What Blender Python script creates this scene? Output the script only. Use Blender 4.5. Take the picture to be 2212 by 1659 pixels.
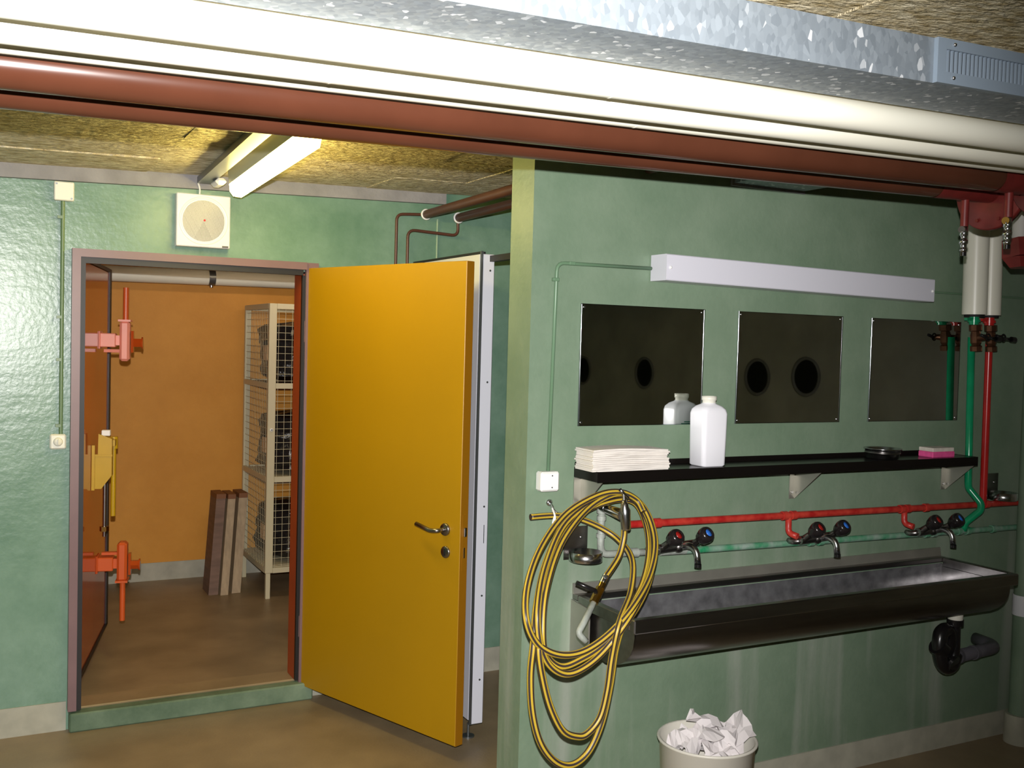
import bpy, math, random
from mathutils import Vector, Matrix

random.seed(7)
for o in list(bpy.data.objects):
    bpy.data.objects.remove(o)
scene = bpy.context.scene
col = scene.collection

# ------------------------------------------------------------------ camera
CAM = Vector((-1.647, -3.0217, 1.7171))
YAW, PITCH, ROLL, FPX = 0.4827, -0.039, 0.0271, 2205.85
fw = Vector((math.sin(YAW) * math.cos(PITCH), math.cos(YAW) * math.cos(PITCH), math.sin(PITCH)))
r0 = Vector((math.cos(YAW), -math.sin(YAW), 0))
u0 = r0.cross(fw)
RT = r0 * math.cos(ROLL) + u0 * math.sin(ROLL)
UP = -r0 * math.sin(ROLL) + u0 * math.cos(ROLL)
cd = bpy.data.cameras.new('camera')
cd.sensor_width = 36.0
cd.lens = 36.0 * FPX / 2212.0
cd.clip_start = 0.05
cam = bpy.data.objects.new('camera', cd)
mw = Matrix((RT, UP, -fw)).transposed().to_4x4()
mw.translation = CAM
cam.matrix_world = mw
col.objects.link(cam)
scene.camera = cam

# ------------------------------------------------------------------ light
scene.view_settings.view_transform = 'Standard'
scene.view_settings.look = 'None'
scene.view_settings.gamma = 1.0
scene.view_settings.use_curve_mapping = False
scene.view_settings.exposure = 0.0
world = bpy.data.worlds.new('world')
scene.world = world
world.use_nodes = True
world.node_tree.nodes['Background'].inputs[0].default_value = (0.6, 0.65, 0.7, 1)
world.node_tree.nodes['Background'].inputs[1].default_value = 0.01

# the camera's built-in flash, just above the lens
fl = bpy.data.lights.new('camera_flash', 'SPOT')
fl.energy = 690.0
fl.color = (1.0, 0.97, 0.95)
fl.spot_size = math.radians(92)
fl.spot_blend = 0.85
fl.shadow_soft_size = 0.012
flo = bpy.data.objects.new('camera_flash', fl)
aim = (fw - RT * 0.20).normalized()
flo.rotation_euler = aim.to_track_quat('-Z', 'Y').to_euler()
flo.location = CAM + UP * 0.105
col.objects.link(flo)

# ------------------------------------------------------------------ materials
def lin(c):
    c = c / 255.0
    return c / 12.92 if c <= 0.04045 else ((c + 0.055) / 1.055) ** 2.4

def rgb(r, g, b):
    return (lin(r), lin(g), lin(b), 1.0)

MATS = {}

def mat(name, color, rough=0.5, metal=0.0, var=0.0, vscale=8.0, bump=0.0, bscale=60.0, stretch=(1, 1, 1),
        color2=None, emit=None, estr=0.0, spec=0.5, detail=4.0, trans=0.0):
    m = bpy.data.materials.new(name)
    m.use_nodes = True
    nt = m.node_tree
    b = nt.nodes['Principled BSDF']
    b.inputs['Base Color'].default_value = color
    b.inputs['Roughness'].default_value = rough
    b.inputs['Metallic'].default_value = metal
    b.inputs['Specular IOR Level'].default_value = spec
    if trans:
        b.inputs['Transmission Weight'].default_value = trans
    tc = mp = None
    if var or bump or color2:
        tc = nt.nodes.new('ShaderNodeTexCoord')
        mp = nt.nodes.new('ShaderNodeMapping')
        mp.inputs['Scale'].default_value = stretch
        nt.links.new(tc.outputs['Object'], mp.inputs['Vector'])
    if var or color2:
        n = nt.nodes.new('ShaderNodeTexNoise')
        n.inputs['Scale'].default_value = vscale
        n.inputs['Detail'].default_value = detail
        nt.links.new(mp.outputs[0], n.inputs['Vector'])
        rp = nt.nodes.new('ShaderNodeValToRGB')
        rp.color_ramp.elements[0].position = 0.32
        rp.color_ramp.elements[1].position = 0.68
        c2 = color2 if color2 else tuple(min(1, x * (1 + var)) for x in color[:3]) + (1,)
        c1 = color if color2 else tuple(x * (1 - var) for x in color[:3]) + (1,)
        rp.color_ramp.elements[0].color = c1
        rp.color_ramp.elements[1].color = c2
        nt.links.new(n.outputs['Fac'], rp.inputs[0])
        nt.links.new(rp.outputs[0], b.inputs['Base Color'])
    if bump:
        n2 = nt.nodes.new('ShaderNodeTexNoise')
        n2.inputs['Scale'].default_value = bscale
        n2.inputs['Detail'].default_value = 5
        nt.links.new(mp.outputs[0], n2.inputs['Vector'])
        bp = nt.nodes.new('ShaderNodeBump')
        bp.inputs['Strength'].default_value = bump
        bp.inputs['Distance'].default_value = 0.01
        nt.links.new(n2.outputs['Fac'], bp.inputs['Height'])
        nt.links.new(bp.outputs[0], b.inputs['Normal'])
    if emit:
        b.inputs['Emission Color'].default_value = emit
        b.inputs['Emission Strength'].default_value = estr
    MATS[name] = m
    return m


def wall_mat(name, base, light, rough=0.38, boards=True, stain=None):
    """painted board-marked concrete: mottled coat, horizontal board marks"""
    m = bpy.data.materials.new(name)
    m.use_nodes = True
    nt = m.node_tree
    N, L = nt.nodes, nt.links
    b = N['Principled BSDF']
    b.inputs['Roughness'].default_value = rough
    tc = N.new('ShaderNodeTexCoord')
    n1 = N.new('ShaderNodeTexNoise'); n1.inputs['Scale'].default_value = 3.2; n1.inputs['Detail'].default_value = 7; n1.inputs['Roughness'].default_value = 0.65
    L.new(tc.outputs['Object'], n1.inputs['Vector'])
    r1 = N.new('ShaderNodeValToRGB')
    r1.color_ramp.elements[0].position = 0.34; r1.color_ramp.elements[0].color = base
    r1.color_ramp.elements[1].position = 0.70; r1.color_ramp.elements[1].color = light
    L.new(n1.outputs['Fac'], r1.inputs[0])
    outc = r1.outputs[0]
    if stain:
        # pale lime runs with a vertical grain
        mp = N.new('ShaderNodeMapping'); mp.inputs['Scale'].default_value = (9, 9, 0.7)
        L.new(tc.outputs['Object'], mp.inputs['Vector'])
        n3 = N.new('ShaderNodeTexNoise'); n3.inputs['Scale'].default_value = 1.0; n3.inputs['Detail'].default_value = 5
        L.new(mp.outputs[0], n3.inputs['Vector'])
        r3 = N.new('ShaderNodeValToRGB')
        r3.color_ramp.elements[0].position = 0.50; r3.color_ramp.elements[0].color = (0, 0, 0, 1)
        r3.color_ramp.elements[1].position = 0.72; r3.color_ramp.elements[1].color = (0.6, 0.6, 0.6, 1)
        L.new(n3.outputs['Fac'], r3.inputs[0])
        sx = N.new('ShaderNodeSeparateXYZ'); L.new(tc.outputs['Object'], sx.inputs[0])
        mr = N.new('ShaderNodeMapRange'); mr.inputs[1].default_value = 1.25; mr.inputs[2].default_value = 0.75
        L.new(sx.outputs['Z'], mr.inputs[0])
        mu = N.new('ShaderNodeMath'); mu.operation = 'MULTIPLY'
        L.new(r3.outputs[0], mu.inputs[0]); L.new(mr.outputs[0], mu.inputs[1])
        mx = N.new('ShaderNodeMixRGB'); mx.inputs[2].default_value = stain
        L.new(mu.outputs[0], mx.inputs[0]); L.new(outc, mx.inputs[1])
        outc = mx.outputs[0]
    L.new(outc, b.inputs['Base Color'])
    mp2 = N.new('ShaderNodeMapping'); mp2.inputs['Scale'].default_value = (1.6, 1.6, 7)
    L.new(tc.outputs['Object'], mp2.inputs['Vector'])
    n2 = N.new('ShaderNodeTexNoise'); n2.inputs['Scale'].default_value = 2.6; n2.inputs['Detail'].default_value = 6
    L.new(mp2.outputs[0], n2.inputs['Vector'])
    bp = N.new('ShaderNodeBump'); bp.inputs['Strength'].default_value = 0.12 if boards else 0.06; bp.inputs['Distance'].default_value = 0.012
    L.new(n2.outputs['Fac'], bp.inputs['Height'])
    n4 = N.new('ShaderNodeTexNoise'); n4.inputs['Scale'].default_value = 45; n4.inputs['Detail'].default_value = 4
    L.new(tc.outputs['Object'], n4.inputs['Vector'])
    b2 = N.new('ShaderNodeBump'); b2.inputs['Strength'].default_value = 0.12; b2.inputs['Distance'].default_value = 0.01
    L.new(n4.outputs['Fac'], b2.inputs['Height']); L.new(bp.outputs[0], b2.inputs['Normal'])
    L.new(b2.outputs[0], b.inputs['Normal'])
    MATS[name] = m
    return m


def galv_mat(name):
    m = bpy.data.materials.new(name)
    m.use_nodes = True
    nt = m.node_tree
    N, L = nt.nodes, nt.links
    b = N['Principled BSDF']
    tc = N.new('ShaderNodeTexCoord')
    mp = N.new('ShaderNodeMapping'); mp.inputs['Scale'].default_value = (1.0, 1.0, 0.6)
    L.new(tc.outputs['Object'], mp.inputs['Vector'])
    v = N.new('ShaderNodeTexVoronoi'); v.inputs['Scale'].default_value = 100
    L.new(mp.outputs[0], v.inputs['Vector'])
    sep = N.new('ShaderNodeSeparateColor'); L.new(v.outputs['Color'], sep.inputs[0])
    rp = N.new('ShaderNodeValToRGB')
    e = rp.color_ramp.elements
    e[0].position = 0.0; e[0].color = rgb(126, 136, 145)
    e[1].position = 0.93; e[1].color = rgb(146, 156, 165)
    x = e.new(0.99); x.color = rgb(225, 230, 235)
    L.new(sep.outputs[0], rp.inputs[0])
    L.new(rp.outputs[0], b.inputs['Base Color'])
    b.inputs['Metallic'].default_value = 0.35
    mr = N.new('ShaderNodeMapRange'); mr.inputs[3].default_value = 0.42; mr.inputs[4].default_value = 0.6
    L.new(sep.outputs[1], mr.inputs[0]); L.new(mr.outputs[0], b.inputs['Roughness'])
    bp = N.new('ShaderNodeBump'); bp.inputs['Strength'].default_value = 0.12; bp.inputs['Distance'].default_value = 0.004
    L.new(sep.outputs[2], bp.inputs['Height']); L.new(bp.outputs[0], b.inputs['Normal'])
    MATS[name] = m
    return m


GREEN = wall_mat('green_wall_paint', rgb(98, 132, 111), rgb(128, 158, 139), 0.30)
GREENW = wall_mat('green_wash_wall_paint', rgb(111, 133, 110), rgb(128, 147, 125), 0.45, boards=False, stain=rgb(166, 170, 160))
ORANGE = wall_mat('orange_wall_paint', rgb(206, 140, 42), rgb(218, 152, 54), 0.6, boards=False)
FLOORM = mat('brown_floor_coating', rgb(138, 120, 92), 0.42, var=0.22, vscale=3.0, bump=0.08, bscale=90)
BASEM = mat('grey_baseboard_paint', rgb(172, 170, 154), 0.5, var=0.12, vscale=12)
SILLM = wall_mat('green_sill_paint', rgb(70, 94, 72), rgb(120, 140, 116), 0.6)
CONC = mat('grey_concrete', rgb(140, 138, 140), 0.8, var=0.15, vscale=9, bump=0.2)
GALV = galv_mat('galvanised_sheet')
CREAMP = mat('cream_pipe_cladding', rgb(232, 230, 214), 0.35, var=0.03, vscale=2)
REDP = mat('red_brown_pipe_paint', rgb(80, 45, 31), 0.22, var=0.1, vscale=6)
BROWNP = mat('dark_brown_pipe_paint', rgb(86, 54, 42), 0.4, var=0.15)
REDV = mat('red_pipe_paint', rgb(176, 36, 34), 0.25, var=0.12, vscale=14, color2=None)
REDW = mat('worn_red_pipe_paint', rgb(168, 32, 30), 0.4, color2=rgb(196, 66, 52), vscale=30)
REDVALVE = mat('maroon_valve_paint', rgb(112, 36, 33), 0.45, var=0.2, vscale=20)
GRN = mat('bright_green_pipe_paint', rgb(20, 138, 92), 0.22, var=0.12, vscale=14)
GRNW = mat('worn_green_pipe_paint', rgb(30, 138, 90), 0.45, color2=rgb(150, 170, 158), vscale=16, stretch=(1, 1, 1))
PIPEW = mat('scaly_grey_pipe', rgb(150, 156, 148), 0.5, var=0.2, vscale=26, bump=0.25)
CHROME = mat('chrome', rgb(205, 205, 208), 0.22, 1.0)
STEEL = mat('brushed_stainless', rgb(150, 146, 144), 0.30, 1.0, var=0.10, vscale=7, stretch=(0.5, 6, 6))
STEELW = mat('water_spotted_stainless', rgb(146, 146, 150), 0.32, 0.7, var=0.28, vscale=22, bump=0.05)
STEELD = mat('dull_stainless_bracket', rgb(170, 168, 158), 0.4, 0.7, var=0.1)
MIRROR = mat('polished_mirror', rgb(205, 208, 205), 0.02, 1.0)
MIRRORE = mat('mirror_edge', rgb(150, 156, 158), 0.12, 1.0)
WHITEP = mat('white_plastic', rgb(238, 238, 236), 0.35)
IVORY = mat('ivory_plastic', rgb(226, 224, 210), 0.4)
OPAL = mat('opal_diffuser', rgb(216, 216, 226), 0.35)
SPKW = mat('speaker_white_enamel', rgb(226, 226, 230), 0.3)
GRILLE = mat('speaker_grille', rgb(92, 90, 94), 0.6)
DARK = mat('dark_hole', rgb(18, 18, 18), 0.7)
YELLOW = mat('yellow_door_paint', rgb(168, 127, 5), 0.42, var=0.03, vscale=2.0)
YELEDGE = mat('yellow_door_edge_paint', rgb(150, 100, 10), 0.45)
FRAMEM = mat('brown_steel_frame_paint', rgb(122, 96, 98), 0.4, var=0.06)
FRAMER = mat('rust_red_frame_paint', rgb(170, 74, 34), 0.45, var=0.08)
GASKET = mat('black_rubber', rgb(24, 22, 22), 0.5)
ORGDOOR = mat('glossy_rust_door_paint', rgb(176, 70, 20), 0.09, var=0.06, vscale=4)
REDLATCH = mat('orange_red_latch_paint', rgb(206, 92, 40), 0.35)
YTOOL = mat('yellow_tool_paint', rgb(190, 154, 26), 0.35, var=0.06)
LOCKER = mat('beige_locker_enamel', rgb(204, 196, 164), 0.45)
BAGM = mat('black_plastic_film', rgb(30, 29, 30), 0.18, bump=0.7, bscale=28)
TAGM = mat('tan_card', rgb(196, 160, 116), 0.7)
SHELFW = mat('brown_shelf_board', rgb(120, 74, 40), 0.6)
BOARDD = mat('dark_brown_board', rgb(112, 86, 72), 0.6, var=0.2, vscale=6, stretch=(1, 1, 6))
BOARDL = mat('grey_wood', rgb(168, 148, 120), 0.65, var=0.15, vscale=6, stretch=(8, 8, 0.8))
PANELW = mat('white_laminate', rgb(214, 216, 226), 0.35)
ALU = mat('aluminium_profile', rgb(120, 124, 126), 0.35, 0.8)
SHELFB = mat('dark_steel_shelf', rgb(34, 30, 28), 0.25, 0.6)
PAPER = mat('paper_towel', rgb(226, 220, 212), 0.85, var=0.04, vscale=20)
BOTTLE = mat('white_bottle_plastic', rgb(240, 240, 246), 0.3)
INKG = mat('green_label_ink', rgb(86, 150, 130), 0.6)
INKP = mat('pale_label_ink', rgb(186, 192, 190), 0.6)
PINK = mat('pink_sponge', rgb(232, 84, 150), 0.8, var=0.1, vscale=60)
SCRUB = mat('pale_scouring_pad', rgb(214, 206, 194), 0.9, var=0.1, vscale=60)
BLACKP = mat('black_plastic', rgb(26, 24, 25), 0.25)
KNOB = mat('dark_smoked_knob', rgb(34, 30, 30), 0.18)
INSR = mat('red_tap_marker', rgb(150, 30, 26), 0.3)
INSB = mat('blue_tap_marker', rgb(50, 110, 200), 0.3)
HOSEY = mat('yellow_hose_rubber', rgb(190, 160, 50), 0.4)
HOSEK = mat('black_hose_stripe', rgb(58, 48, 46), 0.4)
BRASS = mat('brass', rgb(172, 140, 74), 0.25, 1.0)
BRASSD = mat('tarnished_brass', rgb(110, 76, 56), 0.35, 0.8, var=0.25, vscale=30)
BUCKETM = mat('cream_bucket_plastic', rgb(222, 218, 206), 0.4)
CRUMP = mat('crumpled_paper', rgb(226, 220, 220), 0.8)
VENTG = mat('grey_vent_paint', rgb(128, 142, 156), 0.4)
LAMPB = mat('lamp_housing_enamel', rgb(206, 204, 180), 0.4)
GLOW = mat('lit_diffuser', (1, 1, 1, 1), 0.4, emit=(1.0, 0.80, 0.24, 1), estr=36.0)
FIBER = mat('fibre_ceiling_board', rgb(178, 158, 110), 0.95, color2=rgb(246, 236, 206), vscale=20, bump=1.0, bscale=38, stretch=(1.0, 2.0, 2.0), detail=8.0)
for _n in FIBER.node_tree.nodes:
    if _n.type == 'BUMP':
        _n.inputs['Distance'].default_value = 0.03
ROPE = mat('white_string', rgb(235, 235, 232), 0.8)
REDLED = mat('red_indicator', rgb(230, 70, 70), 0.4)
SMEAR = mat('white_sign', rgb(190, 186, 180), 0.6)

# ------------------------------------------------------------------ mesh builder
class MB:
    def __init__(s):
        s.v = []; s.f = []; s.m = []; s.sm = []

    def add(s, vs, fs, mi=0, smooth=False):
        o = len(s.v)
        s.v += [tuple(p) for p in vs]
        s.f += [tuple(i + o for i in f) for f in fs]
        s.m += [mi] * len(fs); s.sm += [smooth] * len(fs)
        return s

    def box(s, x0, x1, y0, y1, z0, z1, mi=0, bev=0.0):
        x0, x1 = min(x0, x1), max(x0, x1); y0, y1 = min(y0, y1), max(y0, y1); z0, z1 = min(z0, z1), max(z0, z1)
        if bev <= 0:
            vs = [(x, y, z) for z in (z0, z1) for y in (y0, y1) for x in (x0, x1)]
            return s.add(vs, [(0, 2, 3, 1), (4, 5, 7, 6), (0, 1, 5, 4), (2, 6, 7, 3), (0, 4, 6, 2), (1, 3, 7, 5)], mi)
        b = min(bev, (x1 - x0) * .45, (y1 - y0) * .45, (z1 - z0) * .45)
        c = ((x0 + x1) / 2, (y0 + y1) / 2, (z0 + z1) / 2); h = ((x1 - x0) / 2, (y1 - y0) / 2, (z1 - z0) / 2)
        vs = []; idx = {}
        for sx in (-1, 1):
            for sy in (-1, 1):
                for sz in (-1, 1):
                    sg = (sx, sy, sz)
                    for a in range(3):
                        p = [c[k] + sg[k] * (h[k] if k == a else h[k] - b) for k in range(3)]
                        idx[(sg, a)] = len(vs); vs.append(p)
        fs = []
        def quad(keys):
            fs.append(tuple(idx[k] for k in keys))
        for a in range(3):
            p, q = [k for k in range(3) if k != a]
            for sa in (-1, 1):
                def sg(u, w):
                    t = [0, 0, 0]; t[a] = sa; t[p] = u; t[q] = w; return tuple(t)
                ks = [(sg(-1, -1), a), (sg(1, -1), a), (sg(1, 1), a), (sg(-1, 1), a)]
                if (sa > 0) == (a == 1): ks.reverse()
                quad(ks)
        for a in range(3):   # edges along axis a
            p, q = [k for k in range(3) if k != a]
            for u in (-1, 1):
                for w in (-1, 1):
                    def sg2(t):
                        r = [0, 0, 0]; r[a] = t; r[p] = u; r[q] = w; return tuple(r)
                    quad([(sg2(-1), p), (sg2(1), p), (sg2(1), q), (sg2(-1), q)])
        for sx in (-1, 1):
            for sy in (-1, 1):
                for sz in (-1, 1):
                    g = (sx, sy, sz); fs.append((idx[(g, 0)], idx[(g, 1)], idx[(g, 2)]))
        return s.add(vs, fs, mi)

    def cyl(s, a, b, r, r2=None, n=16, mi=0, caps=True, smooth=True):
        a = Vector(a); b = Vector(b); r2 = r if r2 is None else r2
        d = (b - a).normalized()
        t = Vector((0, 0, 1)) if abs(d.z) < 0.9 else Vector((1, 0, 0))
        u = d.cross(t).normalized(); w = d.cross(u)
        vs = []
        for P, R in ((a, r), (b, r2)):
            for i in range(n):
                A = 2 * math.pi * i / n
                vs.append(P + (u * math.cos(A) + w * math.sin(A)) * R)
        s.add(vs, [(i, (i + 1) % n, n + (i + 1) % n, n + i) for i in range(n)], mi, smooth)
        if caps:
            s.add(vs[:n], [tuple(range(n))[::-1]], mi); s.add(vs[n:], [tuple(range(n))], mi)
        return s

    def lathe(s, prof, origin=(0, 0, 0), axis=(0, 0, 1), n=24, mi=0, smooth=True):
        """prof: list of (radius, distance along axis)"""
        d = Vector(axis).normalized(); o = Vector(origin)
        t = Vector((0, 0, 1)) if abs(d.z) < 0.9 else Vector((1, 0, 0))
        u = d.cross(t).normalized(); w = d.cross(u)
        vs = []
        for r, h in prof:
            for i in range(n):
                A = 2 * math.pi * i / n
                vs.append(o + d * h + (u * math.cos(A) + w * math.sin(A)) * max(r, 1e-5))
        fs = []
        for k in range(len(prof) - 1):
            for i in range(n):
                fs.append((k * n + i, k * n + (i + 1) % n, (k + 1) * n + (i + 1) % n, (k + 1) * n + i))
        s.add(vs, fs, mi, smooth)
        return s

    def sphere(s, c, r, n=14, k=8, mi=0, sc=(1, 1, 1)):
        prof = [(math.sin(math.pi * i / k), -math.cos(math.pi * i / k)) for i in range(k + 1)]
        vs = []; fs = []
        for R, h in prof:
            for i in range(n):
                A = 2 * math.pi * i / n
                vs.append((c[0] + r * sc[0] * R * math.cos(A), c[1] + r * sc[1] * R * math.sin(A), c[2] + r * sc[2] * h))
        for q in range(k):
            for i in range(n):
                fs.append((q * n + i, q * n + (i + 1) % n, (q + 1) * n + (i + 1) % n, (q + 1) * n + i))
        return s.add(vs, fs, mi, True)

    def tube(s, pts, r, n=12, mi=0, caps=True, pattern=None):
        """sweep a circle along a polyline, parallel transport; pattern = list of material per side"""
        P = [Vector(p) for p in pts]
        T = []
        for i in range(len(P)):
            a = P[max(i - 1, 0)]; b = P[min(i + 1, len(P) - 1)]
            T.append((b - a).normalized())
        t0 = T[0]
        ref = Vector((0, 0, 1)) if abs(t0.z) < 0.9 else Vector((1, 0, 0))
        u = t0.cross(ref).normalized()
        base = len(s.v)
        for i, p in enumerate(P):
            if i:
                u = (u - T[i] * u.dot(T[i])).normalized()
            w = T[i].cross(u)
            for k in range(n):
                A = 2 * math.pi * k / n
                s.v.append(tuple(p + (u * math.cos(A) + w * math.sin(A)) * r))
        for i in range(len(P) - 1):
            for k in range(n):
                s.f.append((base + i * n + k, base + i * n + (k + 1) % n, base + (i + 1) * n + (k + 1) % n, base + (i + 1) * n + k))
                s.m.append(pattern[k % len(pattern)] if pattern else mi); s.sm.append(True)
        if caps:
            e = base + (len(P) - 1) * n
            s.f.append(tuple(range(base, base + n))[::-1]); s.m.append(mi); s.sm.append(False)
            s.f.append(tuple(range(e, e + n))); s.m.append(mi); s.sm.append(False)
        return s

    def prism(s, poly, a, b, axis='x', mi=0):
        """extrude a 2D polygon; axis x: poly in (y,z); y: (x,z); z: (x,y)"""
        def P(p, t):
            return {'x': (t, p[0], p[1]), 'y': (p[0], t, p[1]), 'z': (p[0], p[1], t)}[axis]
        n = len(poly)
        vs = [P(p, a) for p in poly] + [P(p, b) for p in poly]
        fs = [(i, (i + 1) % n, n + (i + 1) % n, n + i) for i in range(n)]
        fs += [tuple(range(n))[::-1], tuple(range(n, 2 * n))]
        return s.add(vs, fs, mi)

    def build(s, name, mats, parent=None, label=None):
        if not isinstance(mats, (list, tuple)):
            mats = [mats]
        o = parent
        off = Vector((0, 0, 0))
        while o is not None:
            if not o.get('_local'):
                off += o.location
            o = o.parent
        loc_mode = False
        q = parent
        while q is not None:
            if q.get('_local'):
                loc_mode = True
            q = q.parent
        if loc_mode:
            off = Vector((0, 0, 0))
        me = bpy.data.meshes.new(name)
        me.from_pydata([(v[0] - off.x, v[1] - off.y, v[2] - off.z) for v in s.v], [], s.f)
        for m in mats:
            me.materials.append(m)
        me.polygons.foreach_set('material_index', s.m)
        me.polygons.foreach_set('use_smooth', s.sm)
        me.update()
        import bmesh
        bm = bmesh.new(); bm.from_mesh(me)
        bmesh.ops.recalc_face_normals(bm, faces=bm.faces)
        bm.to_mesh(me); bm.free()
        ob = bpy.data.objects.new(name, me)
        col.objects.link(ob)
        if parent is not None:
            ob.parent = parent
        if label:
            ob['label'] = label
        return ob


def thing(name, label, cat, loc=(0, 0, 0), rotz=0.0, group=None, local=False, kind=None):
    o = bpy.data.objects.new(name, None)
    o.empty_display_size = 0.05
    col.objects.link(o)
    o.location = loc
    o.rotation_euler = (0, 0, rotz)
    o['label'] = label
    if cat: o['category'] = cat
    if group: o['group'] = group
    if kind: o['kind'] = kind
    if local: o['_local'] = 1
    return o


def tag(o, label, cat=None, group=None, kind=None):
    o['label'] = label
    if cat: o['category'] = cat
    if group: o['group'] = group
    if kind: o['kind'] = kind
    return o


def struct(o, label=None):
    o['kind'] = 'structure'
    if label: o['label'] = label
    return o


def dup(root, dloc, label=None):
    r = root.copy(); col.objects.link(r)
    r.location = root.location + Vector(dloc)
    if label: r['label'] = label
    for ch in [c for c in root.children]:
        c = ch.copy(); col.objects.link(c); c.parent = r
        for g in [k for k in ch.children]:
            d = g.copy(); col.objects.link(d); d.parent = c
    return r


def spline(pts, per=8):
    P = [Vector(p) for p in pts]
    out = []
    for i in range(len(P) - 1):
        p0 = P[max(i - 1, 0)]; p1 = P[i]; p2 = P[i + 1]; p3 = P[min(i + 2, len(P) - 1)]
        for k in range(per):
            t = k / per
            out.append(0.5 * ((2 * p1) + (p2 - p0) * t + (2 * p0 - 5 * p1 + 4 * p2 - p3) * t * t + (3 * p1 - p0 - 3 * p2 + p3) * t ** 3))
    out.append(P[-1])
    return out


def bend(pts, rad=0.03, seg=5):
    """polyline with rounded corners"""
    P = [Vector(p) for p in pts]
    out = [P[0]]
    for i in range(1, len(P) - 1):
        a = (P[i - 1] - P[i]); b = (P[i + 1] - P[i])
        r = min(rad, a.length * .45, b.length * .45)
        A = P[i] + a.normalized() * r; B = P[i] + b.normalized() * r
        for k in range(seg + 1):
            t = k / seg
            out.append(A * (1 - t) ** 2 + P[i] * 2 * t * (1 - t) + B * t * t)
    out.append(P[-1])
    return out

# ------------------------------------------------------------------ the room
D = 1.711        # back wall with the doorway
RX = 2.75        # right wall
LX = -3.0
RY = -4.8
D2 = 4.39        # orange wall of the next room
TILT = 0.0245    # services and soffit fall slightly to the left

def zc(x):       # underside of the ceiling boards
    return 2.405 + TILT * (x + 1.647)

m = MB()
m.box(LX - .2, RX + .2, RY - .2, D2 + .2, -.12, 0)
struct(m.build('floor', FLOORM), 'brown coated concrete floor running through the doorway')

# ceiling slab and fibre boards
ceil_root = thing('ceiling', 'concrete ceiling lined with coarse fibre boards', None, (0, 0, 2.6), kind='structure')
m = MB()
m.add([(LX - .2, RY - .2, zc(LX) + .045), (RX + .2, RY - .2, zc(RX) + .045), (RX + .2, D2 + .2, zc(RX) + .045), (LX - .2, D2 + .2, zc(LX) + .045),
       (LX - .2, RY - .2, zc(LX) + .2), (RX + .2, RY - .2, zc(RX) + .2), (RX + .2, D2 + .2, zc(RX) + .2), (LX - .2, D2 + .2, zc(LX) + .2)],
      [(0, 1, 2, 3), (7, 6, 5, 4), (0, 4, 5, 1), (1, 5, 6, 2), (2, 6, 7, 3), (3, 7, 4, 0)])
m.build('soffit', CONC, ceil_root)
rnd = random.Random(3)
ys = [-4.7 + i * 0.50 for i in range(14)]
for j in range(len(ys) - 1):
    x = LX + (0.35 if j % 2 else 0.0)
    while x < RX - .05:
        x1 = min(x + 1.0, RX - .01)
        y0, y1 = ys[j] + .002, min(ys[j + 1] - .002, D - .03)
        nx, ny = 6, 4
        vs = []
        g = rnd.uniform(-.004, .004)
        for b in range(ny + 1):
            for a in range(nx + 1):
                ex = a in (0, nx); ey = b in (0, ny)
                px = x + .002 + (x1 - x - .004) * a / nx + (rnd.uniform(-.0015, .0015) if ex or ey else 0)
                py = y0 + (y1 - y0) * b / ny + (rnd.uniform(-.0015, .0015) if ey else 0)
                py = min(py, D - .028)
                pz = zc(px) + g + (rnd.uniform(.0, .003) if ex or ey else rnd.uniform(-.004, .004))
                vs.append((px, py, pz))
        n0 = len(vs)
        fs = [(b * (nx + 1) + a, b * (nx + 1) + a + 1, (b + 1) * (nx + 1) + a + 1, (b + 1) * (nx + 1) + a) for b in range(ny) for a in range(nx)]
        ring = [a for a in range(nx + 1)] + [b * (nx + 1) + nx for b in range(1, ny + 1)] + [ny * (nx + 1) + a for a in range(nx - 1, -1, -1)] + [b * (nx + 1) for b in range(ny - 1, 0, -1)]
        k = len(ring)
        m = MB(); m.add(vs, fs, 0, True)
        m.add([vs[i] for i in ring] + [(vs[i][0], vs[i][1], zc(vs[i][0]) + .046) for i in ring], [(i, (i + 1) % k, k + (i + 1) % k, k + i) for i in range(k)])
        m.build('ceiling_panel', FIBER, ceil_root)
        x = x1

# back wall with door opening (x -1.262..-0.29, z up to 2.02)
OX0, OX1, OZ = -1.262, -0.285, 2.02
WT = 0.10
m = MB()
m.box(LX, OX0, D, D + WT, 0, 2.66)
m.box(OX1, RX, D, D + WT, 0, 2.66)
m.box(OX0, OX1, D, D + WT, OZ, 2.66)
struct(m.build('wall_back', GREEN), 'green painted board-marked concrete wall around the doorway')
m = MB(); m.box(0, RX, 0, .16, 0, 2.66)
struct(m.build('wall_partition', GREENW), 'green partition wall carrying mirrors, shelf and wash trough')
m = MB(); m.box(RX, RX + .2, RY, D + WT, 0, 2.66)
struct(m.build('wall_right', mat('pale_grey_wall_paint', rgb(196, 192, 184), .6, var=.15, vscale=3)), 'green side wall beyond the wash trough')
m = MB(); m.box(LX - .2, LX, RY, D + WT, 0, 2.66)
struct(m.build('wall_left', GREEN), 'green side wall left of the camera')
m = MB(); m.box(LX, RX, RY - .2, RY, 0, 2.66)
struct(m.build('wall_rear', GREEN), 'green wall behind the camera')
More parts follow.
